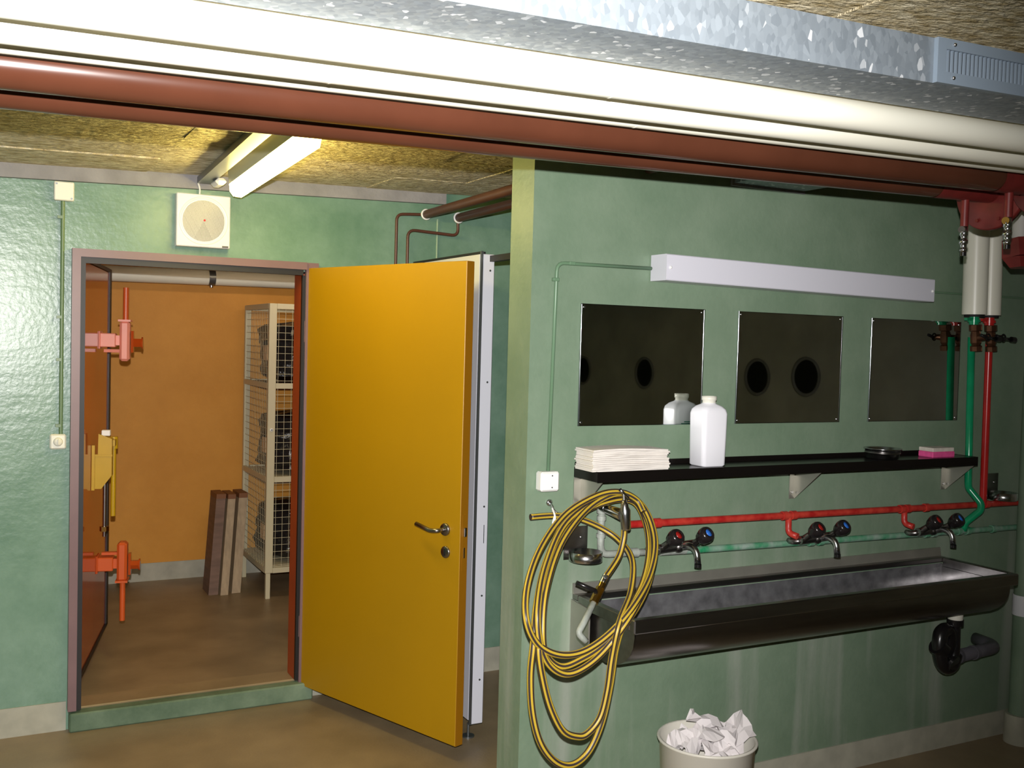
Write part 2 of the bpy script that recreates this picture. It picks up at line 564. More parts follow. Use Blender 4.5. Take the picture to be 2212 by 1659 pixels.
# next room
m = MB(); m.box(-2.2, 2.2, D2, D2 + .15, 0, 2.66)
struct(m.build('wall_inner_back', ORANGE), 'orange wall of the room behind the doorway')
m = MB(); m.box(-2.3, -2.2, D + WT, D2 + .15, 0, 2.66)
struct(m.build('wall_inner_left', ORANGE), 'orange side wall of the next room, left')
m = MB(); m.box(2.2, 2.3, D + WT, D2 + .15, 0, 2.66)
struct(m.build('wall_inner_right', ORANGE), 'orange side wall of the next room, right')
m = MB(); m.box(LX, OX0 - .02, D + WT, D + WT + .012, 0, 2.5); m.box(OX1 + .02, 2.2, D + WT, D + WT + .012, 0, 2.5); m.box(OX0 - .02, OX1 + .02, D + WT, D + WT + .012, OZ + .02, 2.5)
struct(m.build('wall_inner_front', ORANGE), 'orange painted rear face of the doorway wall')

# baseboards
m = MB(); m.box(LX, -1.30, D - .006, D, 0, .125)
struct(m.build('baseboard_back', BASEM), 'pale grey painted base strip left of the doorway')
m = MB(); m.box(-.215, RX, D - .006, D, 0, .125)
struct(m.build('baseboard_back_right', BASEM), 'pale grey painted base strip right of the doorway')
m = MB(); m.box(.0, RX, -.006, 0, 0, .11)
struct(m.build('baseboard_partition', BASEM), 'pale grey painted base strip under the wash trough')
m = MB(); m.box(-2.2, 2.2, D2 - .006, D2, 0, .125)
struct(m.build('baseboard_inner', BASEM), 'pale grey painted base strip below the orange wall')

# grey soffit edge strip at the top of the back wall
m = MB()
def zs(x): return 2.345 + .030 * (x + 1.57)
xa, xb = LX, .42
m.add([(xa, D - .03, zs(xa)), (xb, D - .03, zs(xb)), (xb, D + .0, zs(xb)), (xa, D + .0, zs(xa)),
       (xa, D - .03, 2.62), (xb, D - .03, 2.62), (xb, D + .0, 2.62), (xa, D + .0, 2.62)],
      [(0, 1, 2, 3), (7, 6, 5, 4), (0, 4, 5, 1), (1, 5, 6, 2), (2, 6, 7, 3), (3, 7, 4, 0)])
struct(m.build('trim_2', CONC), 'bare grey concrete strip along the top of the back wall')

# door frame
fr = thing('trim_1', 'brown steel frame around the doorway', None, (-.77, D, 0), kind='structure')
m = MB()
m.box(-1.296, -1.262, D - .045, D + .02, .09, 2.072)
m.build('jamb', FRAMEM, fr)
m = MB(); m.box(-.285, -.2256, D - .03, D + .02, .07, 2.072); m.build('jamb', FRAMEM, fr)
m = MB(); m.box(-1.262, -.285, D - .045, D + .02, 2.038, 2.072); m.build('head', FRAMEM, fr)
m = MB(); m.box(-1.262, -1.242, D - .035, D - .005, .09, 2.038); m.box(-1.242, -.300, D - .035, D - .005, 2.012, 2.038); m.box(-.300, -.285, D - .02, D + .0, .09, 2.012)
m.build('rubber_seal', GASKET, fr)
m = MB(); m.box(-.300, -.2845, D + .0, D + WT + .013, .09, 2.03); m.box(-1.262, -1.2525, D + .0, D + WT + .013, .09, 2.03); m.box(-1.252, -.300, D, D + WT + .013, 2.02, 2.03)
m.build('reveal_lining', FRAMER, fr)

# raised sill
sl = thing('door_sill', 'worn green concrete sill step below the doorway', None, (-.77, 1.68, 0), kind='structure')
m = MB(); m.box(-1.29, -.222, 1.655, D + .01, 0, .082, bev=.006); m.build('step', SILLM, sl)
m = MB(); m.box(-1.262, -.285, D + .01, D + WT + .05, 0, .088, bev=.004); m.build('threshold', FLOORM, sl)

# ------------------------------------------------------------------ yellow door
DH = 1.98
dang = math.atan2(.723 - 1.711, .0913 + .2763)
yd = thing('door_1', 'open yellow wooden door with lever handle', None, (-.2763, 1.690, 0), dang, local=True, kind='structure')
DL, DT = 1.05, .042
# local: x along the leaf from the hinge, -y is the face toward the camera
m = MB(); m.box(0, DL - .002, 0, DT, .067, .067 + DH, 0, bev=.002); leaf = m.build('leaf', YELLOW, yd)
m = MB(); m.box(DL - .002, DL, .001, DT - .001, .068, .066 + DH); m.build('lock_edge', YELEDGE, yd)
m = MB(); m.box(DL, DL + .0015, .010, .032, .79, 1.02); lp = m.build('lock_plate', YELEDGE, yd)
m = MB(); m.box(DL + .001, DL + .010, .014, .028, .930, .967, bev=.002); m.build('latch_bolt', CHROME, lp)
m = MB(); m.box(DL + .001, DL + .003, .018, .024, .842, .885); m.build('deadbolt', CHROME, lp)
hx, hz = DL - .086, .950
m = MB(); m.lathe([(0.001, -.010), (.024, -.010), (.026, -.006), (.026, 0)], (hx, 0, hz), (0, 1, 0), 20); hr = m.build('handle_rose', STEEL, yd)
m = MB(); m.tube(bend([(hx, -.005, hz), (hx, -.05, hz), (hx - .035, -.055, hz - .004), (hx - .125, -.05, hz + .012)], .03), .0095, 12); m.build('lever', STEEL, hr)
m = MB(); m.lathe([(0.001, -.008), (.022, -.008), (.025, -.005), (.025, 0)], (hx + .004, 0, hz - .093), (0, 1, 0), 20); kr = m.build('keyhole_rose', STEEL, yd)
m = MB(); m.box(hx, hx + .008, -.0095, -.006, hz - .107, hz - .079); m.build('keyhole', DARK, kr)
for z in (.35, 1.75):
    m = MB(); m.cyl((-.008, .0, z - .05), (-.008, .0, z + .05), .011, n=12); m.build('hinge', FRAMEM, yd)

# ------------------------------------------------------------------ armoured door in the next room
h0 = Vector((-1.262, 1.84)); e0 = Vector((-1.007, 2.94))
lang = math.atan2((e0 - h0).y, (e0 - h0).x)
ad = thing('door_2', 'heavy glossy rust-red shelter door standing open into the next room', None, (h0.x, h0.y, 0), lang, local=True, kind='structure')
LL = 1.115
# local x along leaf; -y points to the right of the photo (visible face at y=0)
m = MB(); m.box(0, LL, 0, .10, .135, 2.045, bev=.004); m.build('leaf', ORGDOOR, ad)
m = MB(); m.box(LL - .055, LL + .012, -.006, .03, .12, 2.06); m.box(0.02, LL, -.006, .03, 2.045, 2.062); m.box(0.02, LL, -.006, .03, .118, .135)
m.build('rubber_seal', GASKET, ad)
m = MB(); m.box(.02, LL, .06, .10, 2.046, 2.056); m.build('top_edge', IVORY, ad)
for z in (.45, 1.7):
    m = MB(); m.cyl((.0, .06, z - .09), (.0, .06, z + .09), .03, n=14); m.build('hinge', ORGDOOR, ad)

def latch(z, up, bodymat):
    u = .74
    lt = MB(); lt.box(u - .04, u + .04, -.078, -.003, z - .035, z + .035, bev=.004); b = lt.build('latch_arm', bodymat, ad)
    q = MB(); q.box(u - .05, u + .05, -.006, 0, z - .045, z + .045, bev=.002); q.build('mounting_plate', bodymat, b)
    q = MB(); q.box(u - .02, u + .02, -.098, -.076, z - .025, z + .025); q.build('neck', bodymat, b)
    q = MB()
    zz0, zz1 = (z - .105, z + .10) if up else (z - .09, z + .11)
    q.box(u - .04, u + .04, -.145, -.096, zz0, zz1, bev=.012); gb = q.build('grip_block', bodymat, ad)
    q = MB()
    s_ = 1 if up else -1
    zt = zz1 if up else zz0
    q.box(u - .05, u + .05, -.15, -.09, zt - .004, zt + .006); q.build('collar', bodymat, gb)
    q.box(u - .02, u + .02, -.19, -.15, zt - .002, zt + .003)
    q = MB(); q.cyl((u, -.122, zt), (u, -.122, zt + s_ * (.17 if up else .21)), .014, n=12); q.build('lever_bar', REDP if False else REDLATCH, gb)
    q = MB(); q.box(u - .015, u + .015, -.135, -.02, z - .062 if up else z + .045, z - .046 if up else z + .058); q.build('stay_bar', REDLATCH, gb)
    q = MB(); q.box(u - .02, u + .02, -.162, -.150, z - .06, z + .05); q.cyl((u, -.162, z - .01), (u, -.20, z - .01), .024, n=6, smooth=False)
    q.cyl((u, -.20, z - .01), (u, -.207, z - .01), .030, n=14); q.build('clamp_nut', ORGDOOR, gb)

latch(1.682, True, mat('pale_red_latch_paint', rgb(236, 150, 128), 0.35, var=0.06))
latch(.535, False, REDLATCH)

# yellow jack tool clipped to the armoured door
jt = thing('door_jack_tool', 'yellow steel jack tool with threaded rod hung on the rust-red door', 'tool', (h0.x, h0.y, 0), lang, local=True)
u = .52
m = MB(); m.prism([(-.012, .955), (-.045, .955), (-.092, 1.02), (-.092, 1.20), (-.03, 1.225), (-.028, 1.12), (-.012, 1.12)], u - .03, u + .03, 'x'); m.build('body', YTOOL, jt)
m = MB(); m.box(u - .045, u - .031, -.016, -.002, .95, 1.17); m.box(u - .036, u - .031, -.095, -.01, 1.115, 1.125); m.build('back_plate', YTOOL, jt)
m = MB(); m.box(u - .02, u + .02, -.082, -.042, 1.214, 1.242, bev=.003); m.build('cap', WHITEP, jt)
m = MB(); m.cyl((u, -.058, 1.02), (u, -.058, .715), .009, n=12); rod = m.build('threaded_rod', STEEL, jt)
m = MB(); m.cyl((u, -.058, .765), (u, -.058, .742), .022, n=6, smooth=False); m.build('nut', BRASS, rod)
m = MB(); m.cyl((u + .1, -.085, .80), (u + .1, -.085, 1.14), .012, n=12); m.cyl((u + .1, -.085, 1.14), (u + .1, -.085, 1.20), .02, n=12); m.build('handle_bar', YTOOL, jt)
m = MB(); m.box(u + .02, u + .12, -.1, -.06, 1.16, 1.19); m.build('hinge_lug', YTOOL, jt)

# ------------------------------------------------------------------ services overhead
SC = .818
def run_pipe(name, label, d, h, r, material, cat, group=None, x0=LX + .02, x1=RX - .02, seg=None):
    d, h, r = d * SC, h * SC, r * SC
    y = d - 3.0217
    z = lambda x: 1.7171 + h + TILT * (x + 1.647)
    root = thing(name, label, cat, (x0, y, z(x0)), group=group)
    mm = MB(); mm.cyl((x0, y, z(x0)), (x1, y, z(x1)), r, n=32); mm.build('pipe_run', material, root)
    return root, y, z

c1, c1y, c1z = run_pipe('ceiling_pipe', 'thick cream clad pipe next to the metal duct', 2.0, .5786, .0396, CREAMP, 'pipe', 'cream pipes overhead')
c2, c2y, c2z = run_pipe('ceiling_pipe', 'middle one of the three cream pipes overhead', 2.17, .576, .0395, CREAMP, 'pipe', 'cream pipes overhead')
c3, c3y, c3z = run_pipe('ceiling_pipe', 'thinnest cream pipe, next to the red-brown pipes', 2.35, .5914, .030, CREAMP, 'pipe', 'cream pipes overhead')
r1, r1y, r1z = run_pipe('heating_pipe', 'glossy red-brown pipe beside the thin cream pipe', 2.5, .5754, .055, REDP, 'pipe', 'red-brown pipes overhead')
r2, r2y, r2z = run_pipe('heating_pipe', 'rear red-brown pipe running closest to the green walls', 2.75, .577, .050, REDP, 'pipe', 'red-brown pipes overhead')
for root, y, z, r, xs in ((c1, c1y, c1z, .0396, (-.6, 1.2)), (c2, c2y, c2z, .0395, (-1.1, .9)), (c3, c3y, c3z, .03, (-.35,))):
    for x in xs:
        m = MB(); m.cyl((x, y, z(x)), (x + .004, y, z(x + .004)), r * SC + .0005, n=32); m.build('cladding_seam', CREAMP, root)

# duct
dy0, dy1 = 1.72 * SC - 3.0217, 1.93 * SC - 3.0217
DUB, DUH = 1.7171 + .5986 * SC, .106 * SC
dzb = lambda x: DUB + TILT * (x + 1.647)
dzt = lambda x: DUB + DUH + TILT * (x + 1.647)
du = thing('ventilation_duct', 'flat galvanised ventilation duct below the ceiling', 'duct', (LX + .02, dy0, dzb(LX)))
def duct_seg(xa, xb, g=0.0):
    mm = MB()
    mm.add([(xa, dy0 - g, dzb(xa) - g), (xb, dy0 - g, dzb(xb) - g), (xb, dy1 + g, dzb(xb) - g), (xa, dy1 + g, dzb(xa) - g),
            (xa, dy0 - g, dzt(xa)), (xb, dy0 - g, dzt(xb)), (xb, dy1 + g, dzt(xb)), (xa, dy1 + g, dzt(xa))],
           [(0, 1, 2, 3), (7, 6, 5, 4), (0, 4, 5, 1), (1, 5, 6, 2), (2, 6, 7, 3), (3, 7, 4, 0)])
    return mm
GX = -.005
duct_seg(LX + .02, GX).build('duct_section', GALV, du)
duct_seg(GX + .0002, RX - .02).build('duct_section', GALV, du)
vg = thing('vent_grille', 'grey vent grille with upright slots in the duct side', 'vent', (GX, dy0, dzb(GX)))
gx0, gx1 = GX + .001, .85
def gq(xa, xb, ta, tb, y0_, y1_, mm):   # box following the duct fall; ta,tb = fraction of duct height
    Z = lambda x, t: dzb(x) + (dzt(x) - dzb(x)) * t
    mm.add([(xa, y0_, Z(xa, ta)), (xb, y0_, Z(xb, ta)), (xb, y1_, Z(xb, ta)), (xa, y1_, Z(xa, ta)),
            (xa, y0_, Z(xa, tb)), (xb, y0_, Z(xb, tb)), (xb, y1_, Z(xb, tb)), (xa, y1_, Z(xa, tb))],
           [(0, 1, 2, 3), (7, 6, 5, 4), (0, 4, 5, 1), (1, 5, 6, 2), (2, 6, 7, 3), (3, 7, 4, 0)])
m = MB()
gq(gx0, gx1, .0, .26, dy0 - .010, dy0, m); gq(gx0, gx1, .76, 1.0, dy0 - .010, dy0, m); gq(gx0, gx0 + .024, .26, .76, dy0 - .010, dy0, m); gq(gx1 - .03, gx1, .26, .76, dy0 - .010, dy0, m)
m.build('frame', VENTG, vg)
m = MB(); gq(gx0 + .03, gx1 - .03, .26, .76, dy0 - .0015, dy0 - .0005, m); m.build('backing', DARK, vg)
x = gx0 + .032
first = None
while x < gx1 - .034:
    m = MB(); gq(x, x + .0040, .26, .76, dy0 - .0065, dy0 - .0005, m); m.build('slat', VENTG, vg)
    x += .0119
for xx in (gx0 + .045,):
    for t in (.14, .88):
        m = MB(); m.sphere((xx, dy0 - .011, dzb(xx) + DUH * t), .004, 10, 6); m.build('screw', CHROME, vg)

# brown insulated pipes running over the cubicle
for k, (px, pz, ye) in enumerate(((.305, 2.343, 1.66), (.462, 2.335, 1.62))):
    t = thing('insulated_pipe', ['dark brown insulated pipe with thin tail, left one above the cubicle', 'dark brown insulated pipe with thin tail, right one above the cubicle'][k], 'pipe', (px, ye, pz), group='brown pipes above the cubicle')
    m = MB(); m.cyl((px, ye, pz), (px, -1.05, pz + .035), .0215, n=20); m.build('insulation', BROWNP, t)
    m = MB(); m.lathe([(.021, 0), (.026, 0), (.028, .004), (.026, .012), (.0205, .012)], (px, ye - .004, pz), (0, 1, 0), 20); m.build('collar', WHITEP, t)
    if k == 0:
        pts = [(px, ye, pz), (px, ye + .012, pz), (px - .08, ye + .012, pz - .004), (px - .15, ye + .012, pz - .01), (px - .15, ye + .012, 1.2)]
    else:
        pts = [(px, ye - .002, pz - .01), (px + .01, ye + .03, pz - .012), (px + .012, ye + .03, 2.25), (.21, ye + .04, 2.262), (.21, ye + .04, 1.2)]
    m = MB(); m.tube(bend(pts, .04), .0075, 10); m.build('thin_tail', BROWNP, t)
t = tag(MB().cyl((.384, D - .008, 2.33), (.384, D - .008, 1.2), .005, n=8).build('cable_conduit', mat('pale_green_conduit', rgb(150, 176, 146), .5)), 'thin pale conduit on the wall behind the brown pipes', 'conduit')

# ------------------------------------------------------------------ back-wall fittings
sp = thing('wall_speaker', 'white square wall loudspeaker with round grille above the doorway', 'speaker', (-.7617, D, 2.11))
sx0, sx1, sz0, sz1 = -.878, -.645, 2.110, 2.3427
m = MB(); m.box(sx0, sx1, D - .055, D, sz0, sz1, bev=.004)
m.build('housing', SPKW, sp)
scx, scz = (sx0 + sx1) / 2, (sz0 + sz1) / 2
m = MB(); m.lathe([(.108, 0), (.104, .004), (.098, .002), (.094, -.001), (.092, -.004), (.0905, .003)], (scx, D - .055, scz), (0, -1, 0), 40); m.build('ring', SPKW, sp)
m = MB(); m.lathe([(.0915, -.0005), (.0001, -.0005)], (scx, D - .0555, scz), (0, -1, 0), 40); bk = m.build('grille_backing', GRILLE, sp)
m = MB()
k = -.088
while k <= .0881:
    w = math.sqrt(max(.0905 ** 2 - k * k, 0))
    if w > .004:
        m.box(scx - w, scx + w, D - .0585, D - .0560, scz + k - .0011, scz + k + .0011)
        m.box(scx + k - .0011, scx + k + .0011, D - .0585, D - .0560, scz - w, scz + w)
    k += .0055
m.build('grille', SPKW, sp)
m = MB(); m.sphere((scx + .003, D - .060, scz + .002), .005, 10, 6); m.build('indicator', REDLED, sp)
m = MB(); m.box(sx1 - .035, sx1 - .008, D - .058, D - .054, sz0 + .003, sz0 + .011); m.build('maker_badge', GRILLE, sp)
m = MB(); m.tube(bend([(-.775, D - .02, 2.34), (-.775, D - .03, 2.37), (-.79, D - .05, 2.40), (-.76, D - .06, 2.43)], .015), .004, 8); m.build('cable', WHITEP, sp)

jb = thing('junction_box', 'square ivory junction box high on the green wall, left', 'junction box', (-1.33, D, 2.27))
m = MB(); m.box(-1.368, -1.290, D - .035, D, 2.268, 2.347, bev=.004); m.build('cover', IVORY, jb)
for x, z in ((-1.358, 2.337), (-1.30, 2.278)):
    m = MB(); m.cyl((x, D - .035, z), (x, D - .0375, z), .004, n=10); m.build('screw', ALU, jb)
cdt = thing('wall_conduit', 'green painted conduit from the junction box down to the light switch', 'conduit', (-1.335, D, 1.28))
CONDG = mat('green_conduit_paint', rgb(104, 128, 92), .4)
m = MB(); m.cyl((-1.332, D - .012, 1.282), (-1.332, D - .012, 2.268), .0085, n=10); m.build('tube', CONDG, cdt)
for z in (1.32, 1.60, 1.78, 2.20):
    m = MB(); m.box(-1.353, -1.332, D - .024, D, z - .006, z + .006); m.build('clip', CONDG, cdt)
sw = thing('light_switch', 'ivory rotary light switch left of the doorway', 'switch', (-1.343, D, 1.22))
m = MB(); m.box(-1.375, -1.311, D - .03, D, 1.220, 1.284, bev=.006); m.build('plate', IVORY, sw)
m = MB(); m.lathe([(.019, 0), (.018, .006), (.012, .010), (.0001, .011)], (-1.343, D - .03, 1.252), (0, -1, 0), 20); kb = m.build('knob', IVORY, sw)
m = MB(); m.box(-1.346, -1.340, D - .047, D - .038, 1.240, 1.264, bev=.002); m.build('grip', IVORY, kb)

# ceiling lamp + cable tray (both run away from the viewer)
lp = thing('fluorescent_lamp', 'lit fluorescent ceiling lamp in front of the back wall', 'lamp', (-.70, 1.40, 2.31))
LDX = (-.76 + .697) / (1.398 + .066)      # lamp runs slightly oblique
def lx(y): return -.668 + (1.398 - y) * LDX * 1.0
prof_h = [(-.040, 2.362), (.040, 2.362), (.046, 2.418), (-.046, 2.418)]
prof_d = [(-.040, 2.361), (-.036, 2.330), (-.022, 2.312), (.012, 2.309), (.034, 2.325), (.040, 2.361)]
def lamp_prism(prof, ya, yb):
    n = len(prof)
    vs = [(lx(ya) + p[0], ya, p[1]) for p in prof] + [(lx(yb) + p[0], yb, p[1]) for p in prof]
    mm = MB(); mm.add(vs, [(i, (i + 1) % n, n + (i + 1) % n, n + i) for i in range(n)] + [tuple(range(n))[::-1], tuple(range(n, 2 * n))])
    return mm
lamp_prism(prof_h, 1.40, .16).build('housing', LAMPB, lp)
lamp_prism(prof_d, 1.398, .17).build('diffuser', GLOW, lp)
ct = thing('cable_tray', 'grey cable tray beside the lit ceiling lamp', 'cable tray', (-.82, 1.6, 2.42))
m = MB()
for ya, yb in ((1.66, .10),):
    n = 4
    pr = [(-.135, 2.390), (-.075, 2.390), (-.075, 2.418), (-.135, 2.418)]
    vs = [(lx(ya) + p[0], ya, p[1]) for p in pr] + [(lx(yb) + p[0], yb, p[1]) for p in pr]
    m.add(vs, [(i, (i + 1) % n, n + (i + 1) % n, n + i) for i in range(n)] + [tuple(range(n))[::-1], tuple(range(n, 2 * n))])
m.build('tray', ALU, ct)
m = MB(); m.box(lx(1.5) - .09, lx(1.5) - .045, 1.44, 1.56, 2.362, 2.392, bev=.012); m.build('connector_box', SPKW, ct)

# ------------------------------------------------------------------ cubicle
cb = thing('toilet_cubicle', 'white cubicle screen with edge post behind the yellow door', 'cubicle', (.255, .94, 0))
m = MB(); m.box(.256, .278, .938, 1.70, .075, 2.098); m.build('side_panel', PANELW, cb)
m = MB(); m.box(.258, .2685, .928, .938, .055, 2.112); m.build('aluminium_profile', ALU, cb)
m = MB(); m.box(.268, .324, .930, .962, .055, 2.10, bev=.003); ps = m.build('edge_post', PANELW, cb)
for z in (2.03, 1.55, 1.01, .62, .25):
    m = MB(); m.cyl((.303, .930, z), (.303, .928, z), .0045, n=10); m.build('screw', ALU, ps)
m = MB(); m.box(.3035, .3065, .9285, .9305, .85, .93); m.build('lock_slot', ALU, ps)
m = MB(); m.cyl((.262, .945, .0), (.262, .945, .06), .006, n=10); m.cyl((.262, .945, .0), (.262, .945, .006), .028, n=16); m.build('foot', ALU, cb)
m = MB(); m.box(.300, .325, .165, .93, 2.068, 2.094); m.box(.258, .285, .94, 1.70, 2.098, 2.110); m.build('top_rail', GASKET, cb)

# ------------------------------------------------------------------ wash wall: strip light, mirrors, shelf
wl = thing('wall_light', 'unlit long white box wall light above the mirrors', 'wall light', (1.15, 0, 1.94))
def wlz(x): return 1.955 - .0135 * (x - .48)
def wl_box(xa, xb, y0_, y1_, za, zb, r=.003):
    pr = [(y1_, za), (y0_ + r, za), (y0_, za + r), (y0_, zb - r), (y0_ + r, zb), (y1_, zb)]
    n = len(pr)
    vs = [(xa, p[0], p[1] + wlz(xa)) for p in pr] + [(xb, p[0], p[1] + wlz(xb)) for p in pr]
    mm = MB(); mm.add(vs, [(i, (i + 1) % n, n + (i + 1) % n, n + i) for i in range(n)] + [tuple(range(n))[::-1], tuple(range(n, 2 * n))])
    return mm
wl_box(.48, 1.828, -.10, -.006, 0, .092).build('diffuser', OPAL, wl)
wl_box(.495, 1.812, -.006, 0, .006, .086, .001).build('back_plate', WHITEP, wl)
for x, y, z in ((.497, -.101, 2.0), (1.816, -.101, 1.98)):
    m = MB(); m.sphere((x, y, z), .006, 10, 6); m.build('screw', WHITEP, wl)

MX, MW_, MG = .1948, .532, .1604
MZ0, MZ1 = 1.4402, 1.8639
names = ['mirror above the paper towels and bottle', 'middle wall mirror of the three above the shelf', 'wall mirror nearest the green and red pipes']
for i in range(3):
    x0 = MX + i * (MW_ + MG)
    t = thing('wall_mirror', names[i], 'mirror', (x0 + MW_ / 2, 0, MZ0), group='wall mirrors above the shelf')
    m = MB(); m.box(x0 + .002, x0 + MW_ - .002, -.0085, -.002, MZ0 + .002, MZ1 - .002); m.build('mirror_sheet', MIRROR, t)
    m = MB(); m.cyl((x0 + .002, -.006, MZ0), (x0 + .002, -.006, MZ1), .0035, n=16); m.cyl((x0 + MW_ - .002, -.006, MZ0), (x0 + MW_ - .002, -.006, MZ1), .0035, n=16)
    m.box(x0, x0 + MW_, -.009, 0, MZ0, MZ0 + .0025); m.box(x0, x0 + MW_, -.009, 0, MZ1 - .0025, MZ1); m.build('edge', MIRRORE, t)
    for a in (x0 + .012, x0 + MW_ - .012):
        for b in (MZ0 + .012, MZ1 - .012):
            m = MB(); m.cyl((a, -.0085, b), (a, -.012, b), .004, n=10); m.build('screw', CHROME, t)

SZ = 1.297
sh = thing('wall_shelf', 'long narrow dark steel shelf below the mirrors', 'shelf', (1.13, 0, 1.26))
m = MB(); m.box(.19, 2.07, -.15, -.001, SZ - .006, SZ); m.build('shelf_plate', SHELFB, sh)
m = MB(); m.box(.19, 2.07, -.153, -.148, SZ - .036, SZ + .001); m.box(.188, .192, -.152, -.001, SZ - .034, SZ + .001); m.box(2.068, 2.072, -.152, -.001, SZ - .034, SZ + .001)
m.build('front_lip', SHELFB, sh)
m = MB(); m.box(.19, 2.07, -.004, -.001, SZ, SZ + .018); m.build('back_lip', SHELFB, sh)
for x in (.215, 1.20, 2.06):
    m = MB()
    w = .028
    m.prism([(-.0015, SZ - .036), (-.0015, SZ - .15), (-.006, SZ - .155), (-.145, SZ - .036)], x - .0015, x + .0015, 'x')
    m.prism([(-.002, SZ - .036), (-.002, SZ - .155), (-.006, SZ - .155), (-.006, SZ - .036)], x - w, x + .0015, 'x')
    m.build('bracket', STEELD, sh)
    m = MB(); m.cyl((x - .014, -.006, SZ - .13), (x - .014, -.009, SZ - .13), .005, n=10); m.build('screw', CHROME, sh)

# paper towels
pt = thing('paper_towel_stack', 'stack of folded white paper towels on the shelf', 'paper towels', (.36, -.08, SZ))
rnd = random.Random(5)
nl = 12
for k in range(nl):
    a0 = .172 + rnd.uniform(-.004, .004); a1 = .482 + rnd.uniform(-.006, .006)
    b0 = -.146 + rnd.uniform(-.003, .004); b1 = -.035 + rnd.uniform(-.004, .004)
    z0 = SZ + .074 * k / nl; z1 = SZ + .074 * (k + 1) / nl - .0006
    nx = 6
    vs = []
    bow = .004 * (k / nl)
    for zz in (z0, z1):
        for bb in (b0, b1):
            for q in range(nx + 1):
                t = q / nx
                vs.append((a0 + (a1 - a0) * t, bb + rnd.uniform(-.0015, .0015), zz + bow * math.sin(math.pi * t * 1.3)))
    R = nx + 1
    fs = []
    for q in range(nx):
        fs += [(q, q + 1, R + q + 1, R + q), (2 * R + q, 3 * R + q, 3 * R + q + 1, 2 * R + q + 1), (q, 2 * R + q, 2 * R + q + 1, q + 1), (R + q, R + q + 1, 3 * R + q + 1, 3 * R + q)]
    fs += [(0, R, 3 * R, 2 * R), (nx, 2 * R + nx, 3 * R + nx, R + nx)]
    m = MB(); m.add(vs, fs); m.build('folded_sheet', PAPER, pt)

# bottle
bt = thing('soap_bottle', 'white square plastic bottle with open neck on the shelf', 'bottle', (.69, -.09, SZ))
def rrect(cx, cy, hx_, hy_, r, z, n=5):
    pts = []
    for sx, sy, a0 in ((1, 1, 0), (-1, 1, 90), (-1, -1, 180), (1, -1, 270)):
        for k in range(n + 1):
            a = math.radians(a0 + 90 * k / n)
            pts.append((cx + sx * (hx_ - r) + r * math.cos(a), cy + sy * (hy_ - r) + r * math.sin(a), z))
    return pts
def loft(rings, mi=0, cap0=True, cap1=True):
    mm = MB(); n = len(rings[0])
    vs = [p for r in rings for p in r]
    mm.add(vs, [(k * n + i, k * n + (i + 1) % n, (k + 1) * n + (i + 1) % n, (k + 1) * n + i) for k in range(len(rings) - 1) for i in range(n)], mi, True)
    if cap0: mm.add(rings[0], [tuple(range(n))[::-1]], mi)
    if cap1: mm.add(rings[-1], [tuple(range(n))], mi)
    return mm
bx, by = .695, -.090
rg = [rrect(bx, by, .046, .040, .012, SZ + .001), rrect(bx, by, .053, .044, .016, SZ + .006), rrect(bx, by, .055, .045, .016, SZ + .10), rrect(bx, by, .056, .046, .016, SZ + .19),
      rrect(bx, by, .054, .044, .022, SZ + .205), rrect(bx, by, .044, .036, .026, SZ + .217), rrect(bx, by, .028, .027, .0265, SZ + .224), rrect(bx, by, .024, .024, .0239, SZ + .228)]
loft(rg).build('body', BOTTLE, bt)
m = MB(); m.lathe([(.024, .225), (.024, .236), (.027, .238), (.027, .252), (.022, .252), (.021, .228)], (bx, by, SZ), (0, 0, 1), 24); m.build('neck', IVORY, bt)
m = MB()
yb_ = by + .046
for z, w in ((.150, .020), (.143, .034), (.136, .028)):
    m.box(bx - w, bx + w, yb_, yb_ + .0006, SZ + z - .002, SZ + z + .002)
lb = m.build('label_print', INKG, bt)
m = MB(); m.box(bx - .036, bx + .036, yb_, yb_ + .0006, SZ + .095, SZ + .108); m.box(bx - .012, bx + .012, yb_, yb_ + .0006, SZ + .121, SZ + .124); m.build('label_band', INKP, bt)

# steel dish on shelf
ds = thing('steel_dish', 'round stainless dish standing on the shelf', 'dish', (1.585, -.085, SZ))
m = MB(); m.lathe([(.0001, .003), (.058, .003), (.064, .006), (.070, .040), (.074, .042), (.074, .045), (.067, .043), (.061, .008), (.0001, .006)], (1.585, -.085, SZ - .002), (0, 0, 1), 36); m.build('bowl', CHROME, ds)
m = MB(); m.lathe([(.0675, .022), (.0685, .022), (.0695, .028), (.0685, .028)], (1.585, -.085, SZ), (0, 0, 1), 36); m.build('band', STEEL, ds)
# sponge
sg = thing('scouring_sponge', 'pink sponge with pale scouring layer on the shelf', 'sponge', (1.895, -.085, SZ))
m = MB(); m.box(1.83, 1.962, -.125, -.05, SZ, SZ + .024, bev=.003); m.build('foam', PINK, sg)
m = MB(); m.box(1.832, 1.958, -.124, -.051, SZ + .024, SZ + .040, bev=.002); m.build('scouring_pad', SCRUB, sg)

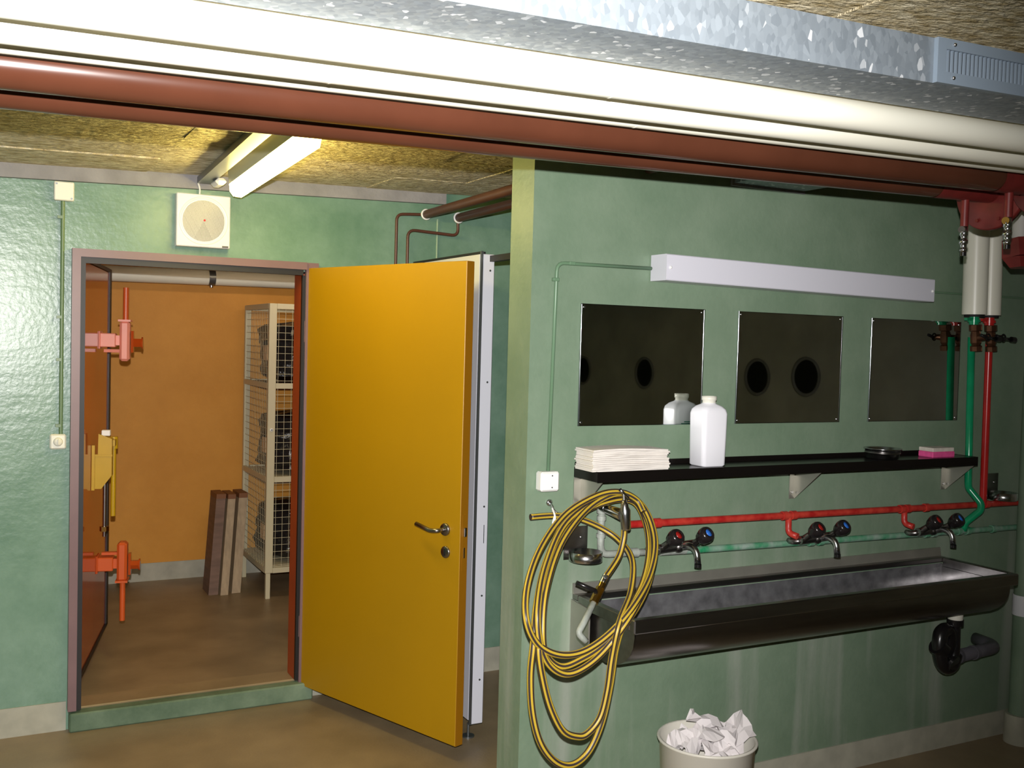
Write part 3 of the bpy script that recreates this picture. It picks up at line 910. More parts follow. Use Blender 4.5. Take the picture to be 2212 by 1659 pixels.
# left-hand box, conduit, hook
bxs = thing('socket_box', 'ivory surface box under the thin conduit beside the shelf', 'junction box', (.073, 0, 1.22))
m = MB(); m.box(.036, .108, -.042, 0, 1.222, 1.289, bev=.006); m.build('cover', WHITEP, bxs)
for z in (1.236, 1.276):
    m = MB(); m.cyl((.078, -.042, z), (.078, -.0435, z), .0025, n=8); m.build('screw', ALU, bxs)
wc = thing('wall_conduit', 'thin green conduit rising from the surface box to the wall light', 'conduit', (.09, 0, 1.289))
CONDL = mat('pale_green_wall_conduit', rgb(104, 134, 106), .35)
m = MB(); m.tube(bend([(.080, -.009, 1.287), (.092, -.009, 1.997), (.48, -.009, 2.0)], .03), .0065, 10); m.build('tube', CONDL, wc)
for p in ((.088, 1.94), (.15, 1.998)):
    m = MB(); m.box(p[0] - .012, p[0] + .012, -.017, 0, p[1] - .006, p[1] + .006, bev=.002); m.build('clip', CONDL, wc)
tag(MB().cyl((1.82, -.007, 1.985), (2.74, -.007, 1.985), .004, n=8).build('cable_conduit', CONDL), 'thin green conduit right of the wall light behind the cream pipes', 'conduit')
hk = thing('coat_hook', 'small chrome double wall hook beside the hose end', 'hook', (.09, 0, 1.15))
m = MB(); m.lathe([(.012, 0), (.012, .004), (.006, .008), (.0001, .008)], (.092, 0, 1.178), (0, -1, 0), 16); m.build('base', CHROME, hk)
m = MB(); m.tube(bend([(.092, -.004, 1.178), (.092, -.03, 1.168), (.080, -.045, 1.140), (.072, -.055, 1.150)], .01), .004, 8); m.tube(bend([(.092, -.01, 1.172), (.10, -.03, 1.150), (.118, -.045, 1.140), (.127, -.05, 1.155)], .01), .004, 8); m.build('prongs', CHROME, hk)
tie = tag(MB().tube(spline([(.085, -.035, 1.165), (.078, -.066, 1.145), (.082, -.064, 1.120), (.090, -.066, 1.105), (.072, -.066, 1.098)], 6), .0035, 8).tube(spline([(.078, -.066, 1.145), (.07, -.068, 1.12), (.075, -.066, 1.11)], 5), .003, 8).build('string_tie', ROPE), 'white string loop tied round the hose end', 'string')

# ------------------------------------------------------------------ water pipes on the wash wall
hw = thing('hot_water_pipe', 'red hot-water pipe with tees along the wash wall', 'pipe', (1.5, -.06, 1.08))
def rz(x): return 1.094 - .0105 * (x - .49)
m = MB(); m.cyl((.36, -.06, rz(.36)), (RX, -.06, rz(RX)), .0135, n=14)
m.build('main_run', REDW, hw)
for x in (.505, 1.10, 1.145, 1.735, 1.77, 1.88, 2.215, 2.255):
    m = MB(); m.cyl((x - .012, -.06, rz(x)), (x + .012, -.06, rz(x)), .0175, n=14); m.build('fitting', REDW, hw)
m = MB(); m.cyl((2.236, -.06, rz(2.236)), (2.229, -.06, 1.80), .0155, n=16); m.build('riser', REDV, hw)
MIXX = (.585, 1.246, 1.889)     # mixer spout centres
for x in (1.122, 1.752):
    m = MB(); m.tube(bend([(x, -.06, rz(x)), (x, -.062, 1.02), (x + .012, -.10, 1.012)], .02), .0125, 12); m.build('branch', REDW, hw)

cw = thing('cold_water_pipe', 'green cold-water pipe with flaking paint above the trough', 'pipe', (1.5, -.06, .97))
def gz(x): return .982 - .0125 * (x - .67)
m = MB(); m.cyl((.63, -.05, gz(.63)), (RX, -.05, gz(RX)), .0125, n=14); m.build('main_run', GRNW, cw)
for x in (1.25, 1.30, 1.90, 1.945, 2.10, 2.155, 2.32):
    m = MB(); m.cyl((x - .011, -.05, gz(x)), (x + .011, -.05, gz(x)), .0170, n=14); m.build('fitting', GRNW, cw)
m = MB(); m.tube(bend([(2.115, -.06, 1.80), (2.135, -.06, 1.17), (2.140, -.06, 1.15), (2.165, -.105, 1.09), (2.165, -.105, 1.06), (2.132, -.055, 1.00), (2.130, -.05, .965)], .03), .0155, 16)
m.build('riser', GRN, cw)
for x in (1.30, 1.935):
    m = MB(); m.tube([(x, -.05, gz(x)), (x, -.07, 1.0), (x, -.10, 1.015)], .012, 12); m.build('branch', GRNW, cw)

# grey scaled feed at the left, garden tap
sf = thing('tap_supply_pipe', 'grey scaled pipe feeding the hose tap and first mixer', 'pipe', (.3, -.05, 1.0))
m = MB(); m.tube(bend([(.66, -.05, .985), (.275, -.05, .995), (.275, -.05, 1.158)], .035), .0125, 12)
m.build('bent_run', PIPEW, sf)
for (a, b, r) in (((.275, -.05, 1.055), (.275, -.05, 1.068), .0165), ((.275, -.05, 1.115), (.275, -.05, 1.13), .0165), ((.275, -.05, 1.14), (.275, -.05, 1.175), .0175), ((.40, -.05, .992), (.43, -.05, .991), .017), ((.53, -.05, .989), (.64, -.05, .986), .0165)):
    m = MB(); m.cyl(a, b, r, n=12); m.build('fitting', PIPEW, sf)
tp = thing('hose_tap', 'chrome bib tap the hose hangs on', 'tap', (.275, -.05, 1.16))
m = MB(); m.cyl((.275, -.05, 1.160), (.273, -.085, 1.160), .0165, n=18); m.cyl((.273, -.085, 1.160), (.272, -.185, 1.155), .0155, .020, n=18)
m.build('barrel', CHROME, tp)
m = MB(); m.lathe([(.0001, -.058), (.013, -.058), (.0165, -.052), (.0175, -.005), (.019, .010), (.013, .022), (.0125, .034), (.009, .036), (.009, .046), (.0001, .046)], (.271, -.200, 1.163), (-.06, .08, 1), 20); m.build('valve_body', CHROME, tp)
m = MB(); m.cyl((.268, -.196, 1.205), (.267, -.194, 1.228), .005, n=10); m.tube([(.252, -.194, 1.243), (.263, -.194, 1.232), (.285, -.194, 1.213)], .006, 10); m.build('tee_handle', CHROME, tp)

# stop valves between cream insulation and risers
iv = []
for k, (x, lab, pm) in enumerate(((2.088, 'left cream clad riser ending above the green stop valve', GRN), (2.185, 'right cream clad riser ending above the red stop valve', REDV))):
    t = thing('insulated_riser', lab, 'pipe', (x, -.09, 1.89), group='cream clad risers in the corner')
    r = .050 if k == 0 else .044
    m = MB(); m.cyl((x, -.09, 1.895), (x - .012, -.09, 2.62 if k else 2.62), r, n=28); m.build('cladding', CREAMP, t)
    m = MB(); m.cyl((x, -.09, 1.885), (x, -.09, 1.896), r * .82, n=24); m.build('end_disc', DARK, t)
    m = MB(); m.cyl((x, -.09, 1.852), (x, -.09, 1.886), .020, n=16); m.cyl((x, -.09, 1.862), (x, -.09, 1.874), .026, n=16); m.build('pipe_stub', pm, t)
    m = MB(); m.box(x - .055, x - .02, -.10, -.085, 1.868, 1.880) ; m.build('lead_tag', pm, t)
    v = thing('stop_valve', ['tarnished brass stop valve on the green riser', 'tarnished brass stop valve on the red riser'][k], 'valve', (x + .02, -.08, 1.80), group='stop valves in the corner')
    m = MB(); m.lathe([(.0001, .058), (.026, .058), (.026, .034), (.018, .030), (.022, .012), (.022, -.018), (.017, -.028), (.024, -.034), (.024, -.054), (.0001, -.054)], (x + .022, -.085, 1.795), (-.1, 0, 1), 8, smooth=False); m.build('body', BRASSD, v)
    m = MB(); m.cyl((x + .022, -.09, 1.797), (x + .022, -.135, 1.800), .016, .012, n=12); m.build('bonnet', BRASSD, v)
    m = MB()
    m.tube([(x - .02, -.142, 1.808), (x + .02, -.145, 1.797), (x + .075, -.142, 1.795)], .007, 8)
    m.cyl((x + .075, -.142, 1.795), (x + .10, -.142, 1.793), .012, n=10); m.lathe([(.013, -.004), (.018, 0), (.013, .004)], (x + .022, -.145, 1.80), (0, 1, 0), 14); m.build('lever', BLACKP, v)

# ------------------------------------------------------------------ mixer taps
def mixer(sx, first=None):
    labs = {0: 'two-knob mixer tap next to the hose coil', 1: 'two-knob mixer tap over the middle of the trough', 2: 'two-knob mixer tap nearest the right end of the trough'}
    return labs
mx = thing('mixer_tap', 'two-knob mixer tap next to the hose coil', 'tap', (MIXX[0], -.10, 1.0), group='mixer taps over the trough')
X0 = MIXX[0]
m = MB()
m.tube(bend([(X0 - .115, -.055, 1.0), (X0 - .115, -.085, 1.002), (X0 - .095, -.105, 1.008)], .015), .012, 12)
m.tube(bend([(X0 + .065, -.055, 1.004), (X0 + .06, -.085, 1.006), (X0 + .045, -.105, 1.014)], .015), .012, 12)
m.cyl((X0 - .105, -.105, 1.010), (X0 + .055, -.105, 1.018), .0165, n=16)
m.sphere((X0 - .02, -.108, 1.014), .021, 14, 8)
m.build('body', STEEL, mx)
m = MB(); m.tube(bend([(X0 - .02, -.11, 1.012), (X0 - .005, -.15, 1.028), (X0 + .002, -.185, 1.012), (X0 + .004, -.192, .965)], .035), .0115, 14); spt = m.build('spout', CHROME, mx)
m = MB(); m.cyl((X0 + .004, -.192, .966), (X0 + .004, -.192, .955), .0125, n=14); m.build('aerator', BLACKP, spt)
for k, (dx, ins) in enumerate(((-.085, INSR), (.045, INSB))):
    a = Vector((X0 + dx, -.112, 1.018)); ax = Vector((.12, -.72, .56)).normalized()
    m = MB(); m.cyl(a, a + ax * .04, .014, .012, n=12); nk = m.build('valve_neck', STEEL, mx)
    m = MB(); m.lathe([(.0001, .030), (.014, .030), (.024, .044), (.029, .064), (.029, .078), (.024, .088), (.014, .089), (.0135, .086), (.0001, .086)], a, ax, 20); kn = m.build('knob', KNOB, mx)
    m = MB(); m.lathe([(.0135, .086), (.0135, .0885), (.0001, .0895)], a, ax, 16); m.build('marker', ins, kn)
dup(mx, (MIXX[1] - X0, 0, -.012), 'two-knob mixer tap over the middle of the trough')
dup(mx, (MIXX[2] - X0, 0, -.020), 'two-knob mixer tap nearest the right end of the trough')

# soap dishes on the wall
def soap(x, z, lab):
    t = thing('soap_dish', lab, 'soap dish', (x, 0, z), group='wall soap dishes')
    m = MB(); m.box(x - .05, x + .045, -.003, 0, z - .01, z + .105); pl = m.build('wall_plate', STEEL, t)
    m = MB(); m.cyl((x + .02, -.003, z + .065), (x + .02, -.006, z + .065), .005, n=10); m.build('screw', CHROME, pl)
    m = MB(); m.lathe([(.0001, 0), (.056, 0), (.058, .002), (.058, .033), (.0555, .033), (.0555, .004), (.0001, .004)], (x, -.066, z - .004), (0, 0, 1), 32); m.build('cup', CHROME, t)
    m = MB(); m.box(x - .012, x + .012, -.012, -.002, z, z + .02); m.build('holder', STEEL, t)
    return t
soap(.205, .985, 'steel soap cup on a wall plate behind the hose coil')
soap(2.36, 1.095, 'steel soap cup on a wall plate in the corner above the red pipe')

# ------------------------------------------------------------------ wash trough
tr = thing('wash_trough', 'long stainless steel wash trough on the green wall', 'sink', (1.12, 0, .66))
TX0, TX1, TZ = .195, 2.045, .855
TF = -.385
# trough cross-section (outer), y,z
sec = [(-.02, TZ - .012)]
cs = []
for k in range(13):
    a = math.radians(180 * k / 12)
    cs.append((-.195 + .165 * math.cos(a), .790 - .125 * math.sin(a)))
outer = [(-.030, TZ - .03)] + cs + [(-.360, TZ - .03)]
inner = [(y * 1.0 + (.004 if y < -.195 else -.004), z + .004) for y, z in outer]
m = MB()
n = len(outer)
def slope(x): return -.012 * (x - TX0) / (TX1 - TX0)
# inner shell and outer shell as one closed skin
for prof, rev in ((outer, False), (inner, True)):
    vs = [(TX0 + .02, y, z) for y, z in prof] + [(TX1 - .02, y, z) for y, z in prof]
    m.add(vs, [(i, i + 1, n + i + 1, n + i) for i in range(n - 1)], 1 if rev else 0, True)
m.build('basin', [STEEL, STEELW], tr)
for xx in (TX0 + .018, TX1 - .022):
    m = MB()
    m.prism([(y, z) for y, z in outer], xx, xx + .004, 'x'); m.build('end_plate', STEEL, tr)
m = MB()
m.box(TX0, TX1, TF, TF + .030, TZ - .046, TZ, bev=.004)
m.box(TX0, TX1, -.040, -.001, TZ - .02, TZ, bev=.003)
m.box(TX0, TX0 + .026, TF + .03, -.04, TZ - .040, TZ, bev=.003)
m.box(TX1 - .026, TX1, TF + .03, -.04, TZ - .040, TZ, bev=.003)
m.build('rim', STEEL, tr)
m = MB(); m.prism([(-.001, TZ - .001), (-.012, TZ - .001), (-.006, TZ + .034), (-.001, TZ + .036)], TX0, TX1, 'x'); m.build('splashback', STEELD, tr)
m = MB(); m.prism([(-.002, TZ - .02), (-.002, .64), (-.008, .64), (-.12, .70), (-.12, TZ - .03)], TX0 - .004, TX0 + .002, 'x'); m.build('wall_bracket', STEELD, tr)
m = MB(); m.cyl((1.915, -.20, .669), (1.915, -.20, .6745), .024, n=20); m.build('drain', CHROME, tr)

# siphon
tp2 = thing('drain_trap', 'black plastic drain trap with white nut under the trough', 'drain trap', (1.915, -.2, .43))
m = MB(); m.cyl((1.915, -.20, .664), (1.915, -.20, .640), .030, n=20); m.build('white_nut', IVORY, tp2)
m = MB(); m.tube(bend([(1.915, -.20, .645), (1.918, -.20, .50), (1.912, -.20, .475)], .02), .022, 16); m.cyl((1.915, -.20, .64), (1.915, -.20, .615), .033, n=18); m.build('inlet_tube', BLACKP, tp2)
m = MB(); m.tube(spline([(1.935, -.19, .49), (1.905, -.20, .452), (1.865, -.205, .448), (1.833, -.21, .475), (1.815, -.21, .53), (1.825, -.205, .585), (1.86, -.20, .60), (1.888, -.195, .575), (1.895, -.185, .52), (1.91, -.17, .475), (1.95, -.16, .462)], 5), .030, 16); m.build('u_bend', BLACKP, tp2)
for a, b in (((1.80, -.21, .545), (1.832, -.21, .52)), ((1.875, -.237, .465), (1.872, -.225, .47))):
    m = MB(); m.cyl(a, b, .036, n=18); m.build('union_nut', BLACKP, tp2)
PLAST = mat('grey_waste_pipe', rgb(84, 82, 88), .4, var=.15)
m = MB(); m.tube(bend([(1.94, -.16, .463), (2.28, -.13, .462), (2.30, -.002, .462)], .06), .027, 16); m.cyl((1.99, -.156, .463), (2.005, -.155, .463), .032, n=18); m.cyl((2.10, -.146, .463), (2.115, -.145, .463), .031, n=18); m.build('waste_pipe', PLAST, tp2)

# vertical drain stack at the right edge
vs_ = thing('drain_stack', 'green painted vertical pipe in the corner with pale sleeve', 'pipe', (2.49, -.10, 0))
m = MB(); m.cyl((2.49, -.10, .0), (2.49, -.10, 2.5), .046, n=28); m.build('pipe', GREENW, vs_)
m = MB(); m.cyl((2.49, -.10, .0), (2.49, -.10, .13), .062, n=28); m.build('floor_sleeve', BASEM, vs_)
m = MB(); m.cyl((2.49, -.10, .575), (2.49, -.10, .665), .050, n=28); m.build('pale_sleeve', SPKW, vs_)

# ------------------------------------------------------------------ hose
HOSE = [(-0.006, -0.05, 1.141), (0.09, -0.05, 1.141), (0.176, -0.06, 1.128), (0.258, -0.08, 1.093), (0.303, -0.13, 1.053), (0.279, -0.24, 1.01), (0.212, -0.332, 0.932), (0.099, -0.441, 0.874), (0.076, -0.44, 0.769), (0.063, -0.44, 0.67), (0.04, -0.439, 0.587), (-0.004, -0.438, 0.544), (-0.041, -0.437, 0.541), (-0.09, -0.437, 0.567), (-0.132, -0.436, 0.64), (-0.16, -0.435, 0.727), (-0.178, -0.434, 0.825), (-0.145, -0.38, 0.933), (-0.026, -0.241, 1.051), (0.13, -0.135, 1.151), (0.281, -0.098, 1.189), (0.377, -0.098, 1.18), (0.387, -0.156, 1.116), (0.349, -0.233, 1.038), (0.264, -0.323, 0.955), (0.128, -0.427, 0.875), (0.098, -0.427, 0.791), (0.082, -0.426, 0.678), (0.056, -0.425, 0.566), (0.013, -0.424, 0.483), (-0.044, -0.424, 0.45), (-0.103, -0.423, 0.469), (-0.156, -0.422, 0.534), (-0.186, -0.421, 0.629), (-0.196, -0.42, 0.741), (-0.189, -0.42, 0.836), (-0.16, -0.384, 0.949), (-0.053, -0.258, 1.056), (0.096, -0.145, 1.162), (0.25, -0.115, 1.212), (0.36, -0.116, 1.195), (0.389, -0.167, 1.126), (0.352, -0.25, 1.041), (0.266, -0.34, 0.959), (0.142, -0.437, 0.89), (0.058, -0.436, 0.799), (-0.015, -0.435, 0.75), (-0.083, -0.434, 0.736), (-0.143, -0.434, 0.773), (-0.176, -0.433, 0.846), (-0.171, -0.409, 0.943), (-0.082, -0.296, 1.037), (0.052, -0.183, 1.14), (0.224, -0.127, 1.207), (0.332, -0.128, 1.21), (0.385, -0.161, 1.149), (0.356, -0.25, 1.056), (0.265, -0.352, 0.962), (0.146, -0.426, 0.88), (0.048, -0.425, 0.804), (-0.025, -0.424, 0.77), (-0.094, -0.424, 0.757), (-0.146, -0.423, 0.798), (-0.16, -0.422, 0.875), (-0.122, -0.371, 0.985), (0.004, -0.245, 1.094), (0.164, -0.151, 1.183), (0.29, -0.14, 1.22), (0.377, -0.153, 1.172), (0.366, -0.243, 1.078), (0.282, -0.339, 0.988), (0.157, -0.428, 0.916), (0.063, -0.439, 0.842), (-0.03, -0.438, 0.798), (-0.115, -0.438, 0.8), (-0.186, -0.437, 0.841), (-0.225, -0.436, 0.92), (-0.186, -0.37, 1.004), (-0.085, -0.27, 1.09), (0.051, -0.182, 1.17), (0.19, -0.151, 1.22), (0.281, -0.152, 1.227), (0.348, -0.153, 1.198), (0.36, -0.179, 1.161)]
PAT = [0, 0, 1, 1]
hs = thing('garden_hose', 'coiled yellow and black striped hose hanging on the tap', 'hose', (.1, -.2, 1.16))
m = MB(); m.tube(spline(HOSE, 7), 0.0107, 20, pattern=PAT, mi=1); m.build('coil', [HOSEY, HOSEK], hs)
m = MB(); m.tube(spline([(0.270, -0.2, 1.118), (0.268, -0.2, 1.076), (0.242, -0.21, 1.018), (0.175, -0.24, 0.965)], 8), 0.0107, 20, pattern=PAT, mi=1); m.build('outlet_length', [HOSEY, HOSEK], hs)
nz = MB(); nz.cyl((.178, -.239, .968), (.160, -.247, .947), .0125, n=14); cl = nz.build('hose_clamp', CHROME, hs)
m = MB(); m.cyl((.165, -.262, .968), (.155, -.262, .975), .005, n=8); m.build('clamp_screw', ALU, cl)
m = MB(); m.cyl((.160, -.247, .947), (.148, -.253, .933), .012, n=14, mi=0); m.cyl((.148, -.253, .933), (.112, -.271, .894), .0155, n=8, smooth=False); bv = m.build('ball_valve', [BRASS], hs)
m = MB(); m.cyl((.130, -.262, .914), (.118, -.268, .932), .007, n=8); m.tube([(.122, -.266, .930), (.095, -.255, .942), (.062, -.243, .957)], .0075, 8); m.build('valve_lever', BLACKP, bv)
m = MB(); m.tube(bend([(.116, -.269, .898), (.055, -.302, .838), (.030, -.312, .815), (.056, -.322, .788)], .025), .0105, 12); m.build('elbow_nozzle', PIPEW, hs)

# ------------------------------------------------------------------ bucket
bk_ = thing('waste_bucket', 'cream plastic bucket filled with crumpled paper below the trough', 'bucket', (.585, -.28, 0))
bc = (.585, -.28)
m = MB(); m.lathe([(.0001, .0), (.138, 0), (.143, .004), (.163, .372), (.170, .376), (.172, .382), (.168, .386), (.160, .383), (.139, .008), (.0001, .006)], (bc[0], bc[1], 0), (0, 0, 1), 48); m.build('pail', BUCKETM, bk_)
rnd = random.Random(11)
def crumple(cx, cy, cz, s, seed, lab):
    r = random.Random(seed)
    N_ = 7
    vs = []
    ph = [r.uniform(0, 6.28) for _ in range(6)]
    for b in range(N_):
        for a in range(N_):
            uu = a / (N_ - 1) - .5; ww = b / (N_ - 1) - .5
            zz = .34 * math.sin(5 * uu + ph[0]) * math.cos(4 * ww + ph[1]) + .2 * math.sin(9 * uu + 6 * ww + ph[2]) + r.uniform(-.12, .12)
            vs.append((uu * 1.25 + r.uniform(-.06, .06), ww * 1.25 + r.uniform(-.06, .06), zz * .75))
    rx, ry, rz_ = r.uniform(-.7, .7), r.uniform(-.7, .7), r.uniform(0, 6.28)
    M_ = Matrix.Rotation(rz_, 3, 'Z') @ Matrix.Rotation(rx, 3, 'X') @ Matrix.Rotation(ry, 3, 'Y')
    vs = [M_ @ Vector(v) * s + Vector((cx, cy, cz)) for v in vs]
    fs = [(b * N_ + a, b * N_ + a + 1, (b + 1) * N_ + a + 1, (b + 1) * N_ + a) for b in range(N_ - 1) for a in range(N_ - 1)]
    mm = MB(); mm.add(vs, fs)
    o = mm.build('crumpled_paper_towel', CRUMP)
    mod = o.modifiers.new('thickness', 'SOLIDIFY'); mod.thickness = .0012
    return tag(o, lab, 'paper', 'crumpled paper in the bucket')
PAP = [(.545, -.30, .385, .105, 1, 'crumpled paper towel at the middle of the bucket'), (.625, -.24, .400, .12, 2, 'crumpled paper towel peaking highest at the back of the bucket'),
       (.672, -.29, .395, .12, 3, 'large paper towel hanging over the right bucket rim'), (.535, -.225, .37, .09, 4, 'crumpled paper towel at the rear left of the bucket'),
       (.575, -.36, .370, .10, 5, 'crumpled paper towel at the front of the bucket'), (.635, -.34, .365, .075, 6, 'small paper scrap at the right front inside the bucket'), (.595, -.29, .35, .13, 7, 'crumpled paper towel lying lowest in the bucket')]
for p in PAP: crumple(*p)

# ------------------------------------------------------------------ right-hand red valves and flanges
for k, (x, y, zf, lab) in enumerate(((1.152, r2y, r2z, 'chrome drain cock hanging from the rear red-brown pipe'), (1.088, r1y, r1z, 'chrome drain cock hanging from the front red-brown pipe'))):
    zp = zf(x) - (.041 if k == 0 else .045)
    zb = 2.133 if k == 0 else 2.137
    t = thing('drain_cock', lab, 'valve', (x, y, zp), group='drain cocks under the red-brown pipes')
    m = MB(); m.cyl((x, y, zp + .006), (x, y, zb), .0128, n=14); m.build('stub', REDVALVE, t)
    q8 = .82
    m = MB(); m.lathe([(.0001 if i in (0, 11) else a * q8, b * q8) for i, (a, b) in enumerate([(.0001, .004), (.015, .004), (.0155, -.034), (.012, -.038), (.012, -.05), (.0165, -.054), (.0165, -.066), (.012, -.070), (.012, -.086), (.015, -.09), (.0125, -.100), (.0001, -.100)])], (x, y, zb), (0, 0, 1), 14); m.build('body', CHROME, t)
    m = MB(); m.cyl((x - .012, y - .004, zb - .012), (x - .023, y - .009, zb - .012), .011, n=14); sc_ = m.build('square_spindle', BRASS if k else CHROME, t)
    m = MB()
    q = Vector((x - .022, y - .011, zb - .020))
    for j in range(7):
        m.sphere((q.x + (.003 if j % 2 else 0), q.y, q.z - .0095 * j), .0036, 8, 5)
    m.build('chain', CHROME, t)
    m = MB(); m.cyl((x, y, zb - .081), (x, y, zb - .094), .010, n=12); m.build('outlet_cap', BLACKP, t)

for k, (x, y, zf, R_, lab) in enumerate(((1.265, r2y, r2z, .130, 'red flange disc on the rear red-brown pipe by the drain cocks'), (1.235, r1y, r1z, .105, 'red flange disc on the front red-brown pipe at the right edge'))):
    ri = .0412 if k == 0 else .0452
    t = thing('pipe_flange', lab, 'flange', (x, y, zf(x)), group='red flanges')
    m = MB(); m.lathe([(ri, 0), (R_ - .004, 0), (R_, .004), (R_, .022), (ri, .022)], (x, y, zf(x)), (1, 0, 0), 40); m.build('disc', REDVALVE, t)
    for a in range(8):
        A = 2 * math.pi * (a + .5) / 8
        yy, zz = y + (R_ - .025) * math.cos(A), zf(x) + (R_ - .025) * math.sin(A)
        m = MB(); m.cyl((x + .001, yy, zz), (x - .006, yy, zz), .006, n=6, smooth=False); m.build('bolt', REDVALVE, t)
    xs_ = x - (.26 if k == 0 else .22)
    m = MB(); m.cyl((xs_, y, zf(xs_)), (x, y, zf(x)), ri + .001, n=32, caps=False); m.build('painted_sleeve', REDVALVE, t)

gv = thing('gate_valve', 'maroon gate valve body with white plate at the right edge', 'valve', (1.665, -.60, 2.10))
m = MB(); m.cyl((1.665, -.60, 2.27), (1.665, -.60, 2.13), .030, n=18); m.build('neck', SMEAR, gv)
m = MB(); m.cyl((1.665, -.60, 2.14), (1.665, -.61, 2.075), .066, .072, n=6, smooth=False); m.cyl((1.665, -.61, 2.075), (1.665, -.612, 2.04), .072, .045, n=6, smooth=False); m.build('bonnet', REDVALVE, gv)
m = MB(); m.prism([(1.60, 2.092), (1.66, 2.074), (1.66, 2.064), (1.60, 2.082)], -.690, -.680, 'y'); m.build('plate', SMEAR, gv)

bx3 = thing('cable_duct', 'grey sheet-metal cable duct passing over the partition wall', 'cable duct', (1.0, -.3, 2.34))
m = MB(); m.box(.84, 1.18, -.62, -.001, 2.338, 2.40); m.build('trough', GALV, bx3)
m = MB(); m.box(.83, 1.19, -.012, -.001, 2.328, 2.41); m.build('collar', CONC, bx3)

# round openings in the right wall (seen in the mirrors)
for k, (y, z) in enumerate(((-4.13, 1.52), (-3.26, 1.53), (-2.02, 1.55), (-1.59, 1.57))):
    t = thing('wall_vent', ['round black wall vent farthest from the trough, seen in the mirror', 'second round black wall vent, seen in the mirror by the bottle', 'third round black wall vent, seen in the middle mirror', 'round black wall vent nearest the trough, seen in the middle mirror'][k], 'vent', (RX, y, z), group='round wall vents seen in the mirrors')
    m = MB(); m.lathe([(.115, 0), (.12, .012), (.105, .014), (.10, .004)], (RX, y, z), (-1, 0, 0), 28); m.build('collar', CONC, t)
    m = MB(); m.lathe([(.102, .003), (.0001, .003)], (RX, y, z), (-1, 0, 0), 28); m.build('opening', DARK, t)

# ------------------------------------------------------------------ next room: locker, boards, pipe, lamp
lk = thing('mesh_locker', 'beige wire mesh locker with black bundles in the next room', 'locker', (.03, 3.59, 0))
KX0, KX1, KY0, KY1, KZ0, KZ1 = .03, .93, 3.59, 4.30, .17, 1.94
S = .05
for x in (KX0, KX1 - S):
    for y in (KY0, KY1 - .04):
        m = MB(); m.box(x, x + S * (1 if y == KY0 else .8), y, y + .035, KZ0, KZ1, bev=.003); m.build('post', LOCKER, lk)
        m = MB(); m.box(x + .006, x + .036, y + .003, y + .03, 0, KZ0, bev=.002); m.build('leg', LOCKER, lk)
for z in (KZ0, .77, 1.385, KZ1 - .035):
    m = MB(); m.box(KX0 + S, KX1 - S, KY0, KY0 + .03, z, z + .035); m.box(KX0, KX0 + .02, KY0 + .035, KY1 - .04, z, z + .035); m.box(KX1 - .02, KX1, KY0 + .035, KY1 - .04, z, z + .035); m.box(KX0 + S, KX1 - S, KY1 - .03, KY1 - .005, z, z + .035)
    m.build('rail', LOCKER, lk)
for z in (KZ0 + .03, .79, 1.405):
    m = MB(); m.box(KX0 + .02, KX1 - .02, KY0 + .03, KY1 - .03, z, z + .008); m.build('shelf_board', SHELFW if z > 1 else LOCKER, lk)
m = MB()
x = KX0 + S + .015
while x < KX1 - S:
    m.cyl((x, KY0 + .012, KZ0), (x, KY0 + .012, KZ1), .0016, n=4, caps=False); x += .045
z = KZ0 + .05
while z < KZ1:
    m.cyl((KX0 + S, KY0 + .012, z), (KX1 - S, KY0 + .012, z), .0016, n=4, caps=False); z += .045
o = m.build('front_wire_mesh', LOCKER, lk)
m = MB()
y = KY0 + .05
while y < KY1 - .03:
    m.cyl((KX0 + .01, y, KZ0), (KX0 + .01, y, KZ1), .0016, n=4, caps=False); y += .045
z = KZ0 + .05
while z < KZ1:
    m.cyl((KX0 + .01, KY0 + .03, z), (KX0 + .01, KY1 - .03, z), .0016, n=4, caps=False); z += .045
o = m.build('side_wire_mesh', LOCKER, lk)
m = MB(); m.lathe([(.011, 0), (.011, .006), (.006, .008), (.0001, .008)], (KX0 + .025, KY0, 1.115), (0, -1, 0), 14); lo = m.build('lock_button', WHITEP, lk)
m = MB(); m.cyl((KX0 + .025, KY0 - .008, 1.115), (KX0 + .025, KY0 - .0085, 1.115), .004, n=10); m.build('keyhole', DARK, lo)
rnd = random.Random(21)
for k, (zb, zt, lab) in enumerate(((.215, .60, 'black plastic wrapped bundle in the bottom of the mesh locker'), (.80, 1.22, 'black plastic wrapped bundle in the middle of the mesh locker'), (1.415, 1.83, 'black plastic wrapped bundle in the top of the mesh locker'))):
    t = thing('wrapped_bundle', lab, 'bundle', (.45, 3.95, zb), group='black bundles in the mesh locker')
    nn, kk = 28, 12
    vs = []; fs = []
    for b in range(kk + 1):
        v = b / kk
        for a in range(nn):
            A = 2 * math.pi * a / nn
            ca, sa = math.cos(A), math.sin(A)
            sq = (abs(ca) ** 3 + abs(sa) ** 3) ** (-1 / 3)
            pinch = (1 - abs(2 * v - 1) ** 8) ** .5 * .5 + .5
            R_ = sq * pinch * (1 + .05 * math.sin(5 * A + 4 * v + k) + rnd.uniform(-.035, .035))
            vs.append((.475 + .398 * R_ * ca, 3.945 + .305 * R_ * sa, zb + (zt - zb) * v + (rnd.uniform(-.012, .012) if 0 < b < kk else 0)))
    for b in range(kk):
        for a in range(nn):
            fs.append((b * nn + a, b * nn + (a + 1) % nn, (b + 1) * nn + (a + 1) % nn, (b + 1) * nn + a))
    fs += [tuple(range(nn))[::-1], tuple(range(kk * nn, kk * nn + nn))]
    m = MB(); m.add(vs, fs, 0, False); m.build('film_wrap', BAGM, t)
    m = MB(); m.box(.056, .062, 3.74, 3.84, zb + .15, zb + .25); m.build('paper_tag', TAGM, t)

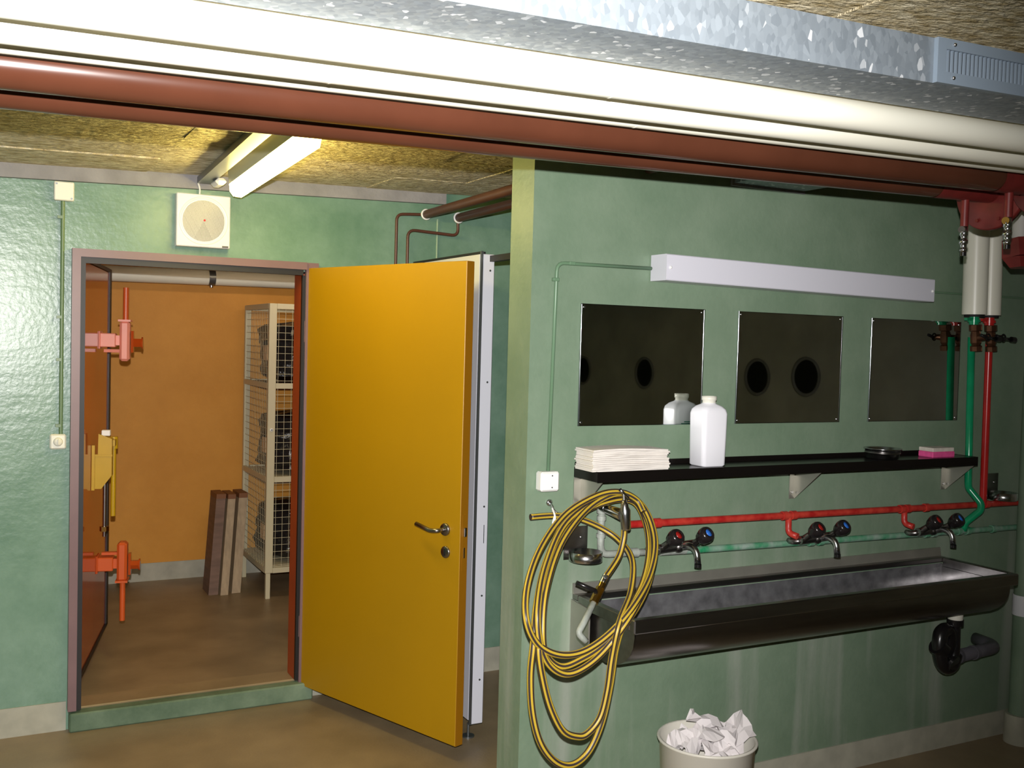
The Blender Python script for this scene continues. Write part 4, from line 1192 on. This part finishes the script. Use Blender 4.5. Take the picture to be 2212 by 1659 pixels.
# leaning boards
BDL = [((-.252, 3.93, 0), .062, .20, BOARDD, 'dark brown board leaning leftmost against the orange wall'),
       ((-.186, 3.90, 0), .050, .20, BOARDL, 'pale grey board leaning in the middle of the boards'),
       ((-.102, 3.93, 0), .058, .20, BOARDL, 'pale grey board leaning against the mesh locker')]
for (bx_, by_, bz_), th, wd, mm_, lab in BDL:
    t = thing('leaning_board', lab, 'board', (bx_, by_, 0), group='boards leaning beside the locker')
    tx, ty = .085, .20
    vs = []
    for zz, ox, oy in ((0, 0, 0), (.64, tx, ty)):
        for dx, dy in ((-th / 2, -wd / 2), (th / 2, -wd / 2), (th / 2, wd / 2), (-th / 2, wd / 2)):
            vs.append((bx_ + dx + ox, by_ + dy + oy, zz))
    m = MB(); m.add(vs, [(0, 3, 2, 1), (4, 5, 6, 7), (0, 1, 5, 4), (1, 2, 6, 5), (2, 3, 7, 6), (3, 0, 4, 7)]); m.build('plank', mm_, t)
    m = MB()
    vs2 = [(v[0] * 1.0, v[1] - .001 if i % 4 < 2 else v[1], v[2]) for i, v in enumerate(vs)]
    z0, z1 = .60, .64
    for q in ():
        pass
    A_ = [Vector(v) for v in vs[:4]]; B_ = [Vector(v) for v in vs[4:]]
    E = []
    for tt in (.955, 1.002):
        for i in range(4):
            c_ = sum((A_[j] * (1 - tt) + B_[j] * tt for j in range(4)), Vector()) / 4
            p_ = A_[i] * (1 - tt) + B_[i] * tt
            E.append(c_ + (p_ - c_) * 1.03)
    m.add(E, [(0, 3, 2, 1), (4, 5, 6, 7), (0, 1, 5, 4), (1, 2, 6, 5), (2, 3, 7, 6), (3, 0, 4, 7)]); m.build('end_strip', SHELFW, t)

ip = thing('ceiling_pipe', 'cream pipe with dark clamp along the orange wall', 'pipe', (-2.1, 4.2, 2.12))
m = MB(); m.cyl((-2.15, 4.2, 2.10), (2.15, 4.2, 2.14), .052, n=28); m.build('pipe_run', CREAMP, ip)
cx_ = -.222; cz_ = 2.118
m = MB(); m.cyl((cx_ - .022, 4.2, cz_), (cx_ + .022, 4.2, cz_), .0545, n=28); cl_ = m.build('clamp', ALU, ip)
m = MB(); m.cyl((cx_, 4.2, cz_ - .052), (cx_, 4.2, cz_ - .066), .012, n=10); m.build('clamp_bolt', CHROME, cl_)

il = thing('fluorescent_lamp', 'lit fluorescent ceiling lamp of the next room', 'lamp', (.2, 2.9, 2.40))
m = MB(); m.box(-.5, .7, 2.86, 2.94, 2.385, 2.480); m.build('housing', LAMPB, il)
m = MB(); m.box(-.5, .7, 2.865, 2.935, 2.34, 2.385, bev=.01); m.build('diffuser', mat('lit_diffuser_next_room', (1, 1, 1, 1), .4, emit=(1.0, .80, .55, 1), estr=19.0), il)

# drop helper marks used while building
for o in bpy.data.objects:
    if '_local' in o.keys():
        del o['_local']
